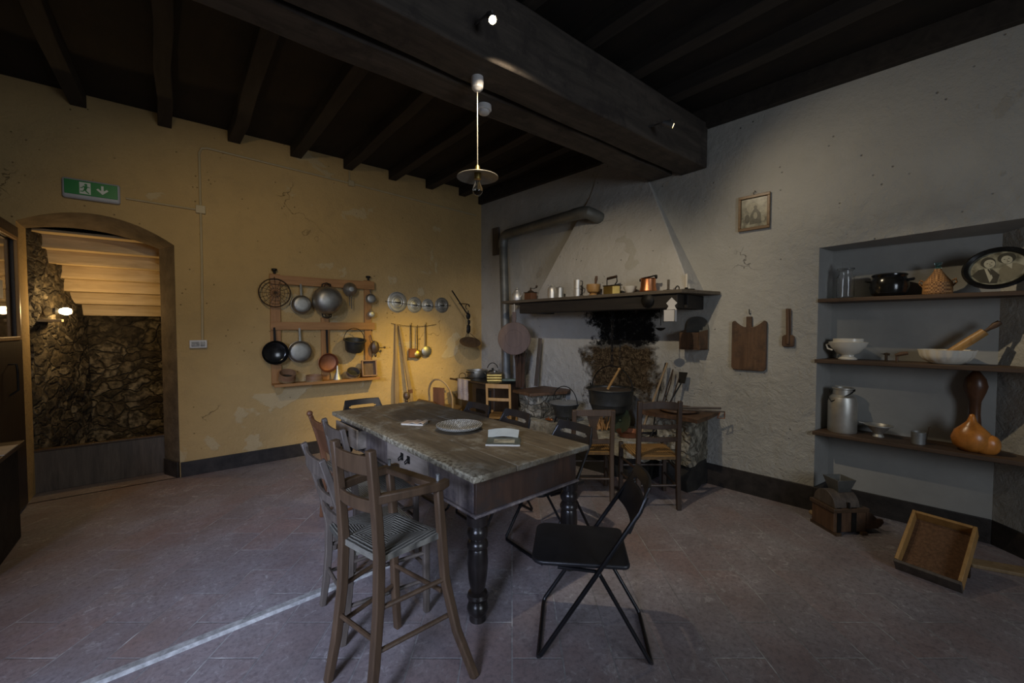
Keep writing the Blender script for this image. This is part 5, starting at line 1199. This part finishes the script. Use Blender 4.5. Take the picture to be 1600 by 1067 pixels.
for i in range(nn):
    for j in range(nn): fs.append((i*(nn+1)+j,i*(nn+1)+j+1,(i+1)*(nn+1)+j+1,(i+1)*(nn+1)+j))
c.add(vs, fs); c.add([(x-.004,y,z) for x,y,z in vs], fs); c.box(-.02,.02,-.12,.12,.006,.012); c.build('cloth', M['towel'], t)
ZT = .791
def ons(name, label, cat, x, y, rz=0): return thing(name, label, cat, (x,y,ZT), rz, 'things standing on the stove')
t = ons('shallow_casserole', 'dull aluminium pot with wide side handles on the stove', 'pot', 3.36, 4.93)
c = MB(); c.lathe([(0,0),(.13,0),(.145,.02),(.148,.10),(.155,.105),(.14,.105),(.138,.02),(0,.01)], 32); c.build('pot_body', M['alud'], t)
for a in (200, 20):
    c = MB(); c.tube([(.14,-.05,.08),(.19,-.05,.09),(.20,0,.085),(.19,.05,.09),(.14,.05,.08)], .006, 6, M=rot('Z', a)); c.build('handle', M['iron'], t)
t = ons('wire_stand', 'bent wire trivet with loops on the stove front', 'trivet', 3.16, 4.84)
c = MB()
for dx in (-.09,.05): c.tube([(dx+.055*math.cos(a*PI/6), .02, .045+.042*math.sin(a*PI/6)) for a in range(12)], .005, 6, True)
c.build('loops', M['rust'], t)
t = ons('brass_burner', 'ribbed brass and green stacked hot plate on the stove', 'burner', 3.31, 4.44, R(-40))
for k in range(3):
    c = MB(); c.box(-.10,.10,-.08,.08,.035*k,.035*k+.028); c.build('tier', M['brass'], t, .006)
c = MB(); c.lathe([(.085,.10),(.07,.115),(.02,.12),(.02,.14),(0,.145)], 20); c.build('lid', M['alud'], t)
b = MB(); b.box(-.10,.10,-.05,.05,0,.025); o = b.build('folded_cloth', M['cloth'], bevel=.008); tag(o, 'folded dark teal cloth beside the brass burner', 'cloth'); put(o, (3.46,4.33,ZT), R(-42))
t = ons('iron_kettle', 'black kettle with raised arched handle at the stove back', 'kettle', 3.44, 4.66)
c = MB(); c.lathe([(0,0),(.09,0),(.10,.03),(.085,.09),(.04,.12),(.012,.125),(.018,.145),(0,.15)], 28); c.build('kettle_body', M['greyen'], t)
c = MB(); c.tube([(.08*math.cos(R(a)), 0, .11+.11*math.sin(R(a))) for a in range(20,161,14)], .006, 6, M=rot('Z', -50)); c.build('arched_handle', M['iron'], t)
c = MB(); c.tube([(-.08,0,.05),(-.13,0,.09)], [.015,.008], 8, M=rot('Z', -40)); c.build('spout', M['greyen'], t)
# left of the stove
t = thing('bentwood_chair', 'bentwood chair half hidden left of the towel', 'chair', (2.78,4.78,0), R(-60))
c = MB(); c.tube([(-.17,-.15,0),(-.17,-.16,.44)]+[(-.17*math.cos(R(a)), -.16-.075*math.sin(R(a)), .60+.25*math.sin(R(a))) for a in range(0,181,12)]+[(.17,-.16,.44),(.17,-.15,0)], .013, 10); c.build('bent_back', M['olive'], t)
c = MB(); c.lathe([(0,.43),(.19,.43),(.195,.44),(.19,.455),(0,.455)], 30); c.build('seat', M['wb'], t)
for sg in (-1,1):
    c = MB(); c.tube([(sg*.13,.13,.43),(sg*.17,.17,0)], .014, 8); c.build('leg', M['olive'], t)
c = MB(); c.box(-.08,.08,-.22,-.20,.50,.74); c.build('back_slat', M['wr'], t, .003)
t = thing('brown_wooden_tub', 'low brown slanted wooden box behind the far folding chair', 'box', (2.44,4.52,0), R(-35))
c = MB(); c.prism([(-.20,0),(.20,0),(.20,.42),(-.02,.58),(-.20,.62)], -.12, .12, M=rot('X', 90)); c.build('box', M['cut'], t, .006)
t = thing('knobbed_post', 'brown turned post with round knob beyond the far table edge', 'post', (2.22,4.80,0))
c = MB(); c.lathe([(0,0),(.09,0),(.09,.02),(.02,.04),(.018,.58),(.024,.60),(.018,.61),(.042,.64),(.044,.67),(.03,.70),(0,.71)], 20); c.build('post', M['wb'], t)

# ------------------------------------------------------------------ cable strip, pendant, detector, spots
b = MB(); b.add([(0,-.028,0),(0,.028,0),(0,.020,.016),(0,-.020,.016),(1.42,-.028,0),(1.42,.028,0),(1.42,.020,.016),(1.42,-.020,.016)], [(0,1,2,3),(4,7,6,5),(0,4,5,1),(1,5,6,2),(2,6,7,3),(3,7,4,0)])
o = b.build('cable_cover_strip', M['strip']); tag(o, 'long scuffed white cable cover strip on the floor', 'cable cover'); put(o, (-.40,2.43,.0), R(2.6))
t = thing('pendant_lamp', 'unlit pendant lamp with flat enamel shade and bare bulb', 'lamp', (1.45,2.115,2.42))
c = MB(); c.lathe([(0,.59),(.036,.588),(.038,.55),(.034,.52),(.02,.505),(0,.50)], 22); c.build('ceiling_rose', M['whitep'], t)
c = MB(); c.tube([(0,0,.51),(0,0,.06)], .003, 6); c.build('cord', M['enamw'], t)
c = MB(); c.lathe([(0,.065),(.012,.06),(.017,.04),(.02,.02),(.02,-.02),(0,-.02)], 18); c.build('socket', M['brass'], t)
c = MB(); c.lathe([(.018,.022),(.05,.016),(.125,-.006),(.126,-.010),(.05,.010),(.018,.016)], 40); c.build('shade', M['enamw'], t)
c = MB(); c.lathe([(.015,-.02),(.015,-.04),(.022,-.055),(.031,-.078),(.029,-.10),(.016,-.118),(0,-.122)], 24); c.build('bulb', M['glass'], t)
c = MB(); c.tube([(-.004,0,-.03),(-.012,0,-.07),(.012,0,-.07),(.004,0,-.03)], .001, 5); c.build('filament', M['wire'], t)
t = thing('smoke_detector', 'round white smoke detector under the main beam', 'smoke detector', (1.675,2.365,3.015))
c = MB(); c.lathe([(0,0),(.05,0),(.052,-.03),(.046,-.036),(0,-.036)], 32); c.build('base', M['whitep'], t)
c = MB(); c.lathe([(.036,-.036),(.036,-.052),(.024,-.06),(0,-.06)], 28); c.build('sensor_cap', M['whitep'], t)
def spot(lab, loc, aim, r_, rz):
    t = thing('spotlight', lab, 'spotlight', loc, rz, 'spotlights on the side of the near main beam')
    d = (Vector(aim)-Vector(loc)).normalized(); Q = Matrix.Rotation(-rz,4,'Z')@d.to_track_quat('Z','Y').to_matrix().to_4x4()
    c = MB(); c.lathe([(0,-.07),(r_*.8,-.07),(r_,-.03),(r_*1.05,.012),(r_*.95,.012),(r_*.95,-.0),(0,-.0)], 24, M=Q); c.build('housing', M['metalg'], t)
    c = MB(); c.lathe([(0,.001),(r_*.93,.001),(r_*.8,.006),(0,.009)], 24, M=Q); c.build('glowing_lens', M['bulb'], t)
    c = MB(); c.tube([(0,.0,.04),(0,1.93-loc[1],.06)], .007, 8); c.build('bracket', M['metalg'], t)
S1 = (1.314,1.78,3.098); S2 = (2.98,1.735,3.043); S3 = (-.12,2.53,3.10)
spot('bright spotlight on the beam above the pendant lamp', S1, (.9,.2,1.2), .021, 0)
spot('small spotlight on the beam end near the picture wall', S2, (4.0,.2,2.2), .020, 0)

# ------------------------------------------------------------------ light
def lamp(kind, name, loc, energy, color, aim=None, size=.04, cone=None, blend=.5, sy=None):
    l = bpy.data.lights.new(name, kind); l.energy = energy; l.color = color
    if kind == 'AREA':
        l.shape = 'RECTANGLE'; l.size = size; l.size_y = sy or size
    else: l.shadow_soft_size = size
    if kind == 'SPOT': l.spot_size = R(cone); l.spot_blend = blend
    o = bpy.data.objects.new(name, l); COL.objects.link(o); o.location = loc
    if aim: o.rotation_euler = (Vector(aim)-Vector(loc)).to_track_quat('-Z','Y').to_euler()
    return o
WARM = (1,.76,.46); W2 = (1,.83,.60); COOL = (.66,.76,1)
lamp('SPOT', 'spot_lamp_main', (1.325,1.74,3.04), 92, W2, (3.2,3.0,.5), .02, 98, .6)
lamp('SPOT', 'spot_lamp_right', (2.99,1.67,2.99), 21, W2, (4.1,-.1,1.1), .015, 150, 1.0)
lamp('SPOT', 'spot_lamp_niche', (2.99,1.67,2.99), 60, (1,.80,.52), (4.2,-.2,1.2), .015, 34, .8)
lamp('SPOT', 'spot_lamp_rack', (-.10,2.58,3.00), 47, (1,.79,.50), (1.0,5.3,1.3), .012, 100, .9)
lamp('SPOT', 'spot_lamp_corner', (2.9,2.60,2.98), 345, (1,.70,.11), (2.3,5.3,.6), .02, 40, 1.0)
lamp('SPOT', 'added_warm_floor_fill', (-1.9,2.6,3.1), 22, (1,.45,.13), (-1.0,4.2,0), .05, 70, 1.0)  # added warm fill for the floor by the doorway, no fixture behind it
lamp('POINT', 'stair_lamp_light', (-.68,5.92,1.66), 8, (1,.66,.28), size=.03)
a = lamp('AREA', 'daylight_near', (1.1,-2.66,1.9), 34, (.78,.87,1), (1.6,2.0,.7), 1.3, sy=1.3); a.data.spread = R(150)
a = lamp('AREA', 'daylight_side', (-2.46,-.2,2.1), 30, (.62,.72,1), (1.7,3.9,-.3), 1.3, sy=1.0); a.data.spread = R(52)
w = bpy.data.worlds.new('world'); bpy.context.scene.world = w; w.use_nodes = True
w.node_tree.nodes['Background'].inputs[0].default_value = (.45,.55,.8,1); w.node_tree.nodes['Background'].inputs[1].default_value = .03

# ------------------------------------------------------------------ camera
cam = bpy.data.cameras.new('camera'); co = bpy.data.objects.new('camera', cam); COL.objects.link(co)
cam.sensor_width = 36; cam.lens = 650/1600*36; cam.clip_start = .02; cam.clip_end = 60
pitch = math.atan((533.5-512)/650)
co.location = (0,0,1.5); co.rotation_euler = (PI/2-pitch, 0, R(50.9)-PI/2)
sc = bpy.context.scene; sc.camera = co
sc.view_settings.view_transform = 'Standard'; sc.view_settings.look = 'None'; sc.view_settings.gamma = 1
sc.view_settings.use_curve_mapping = False; sc.view_settings.exposure = 0
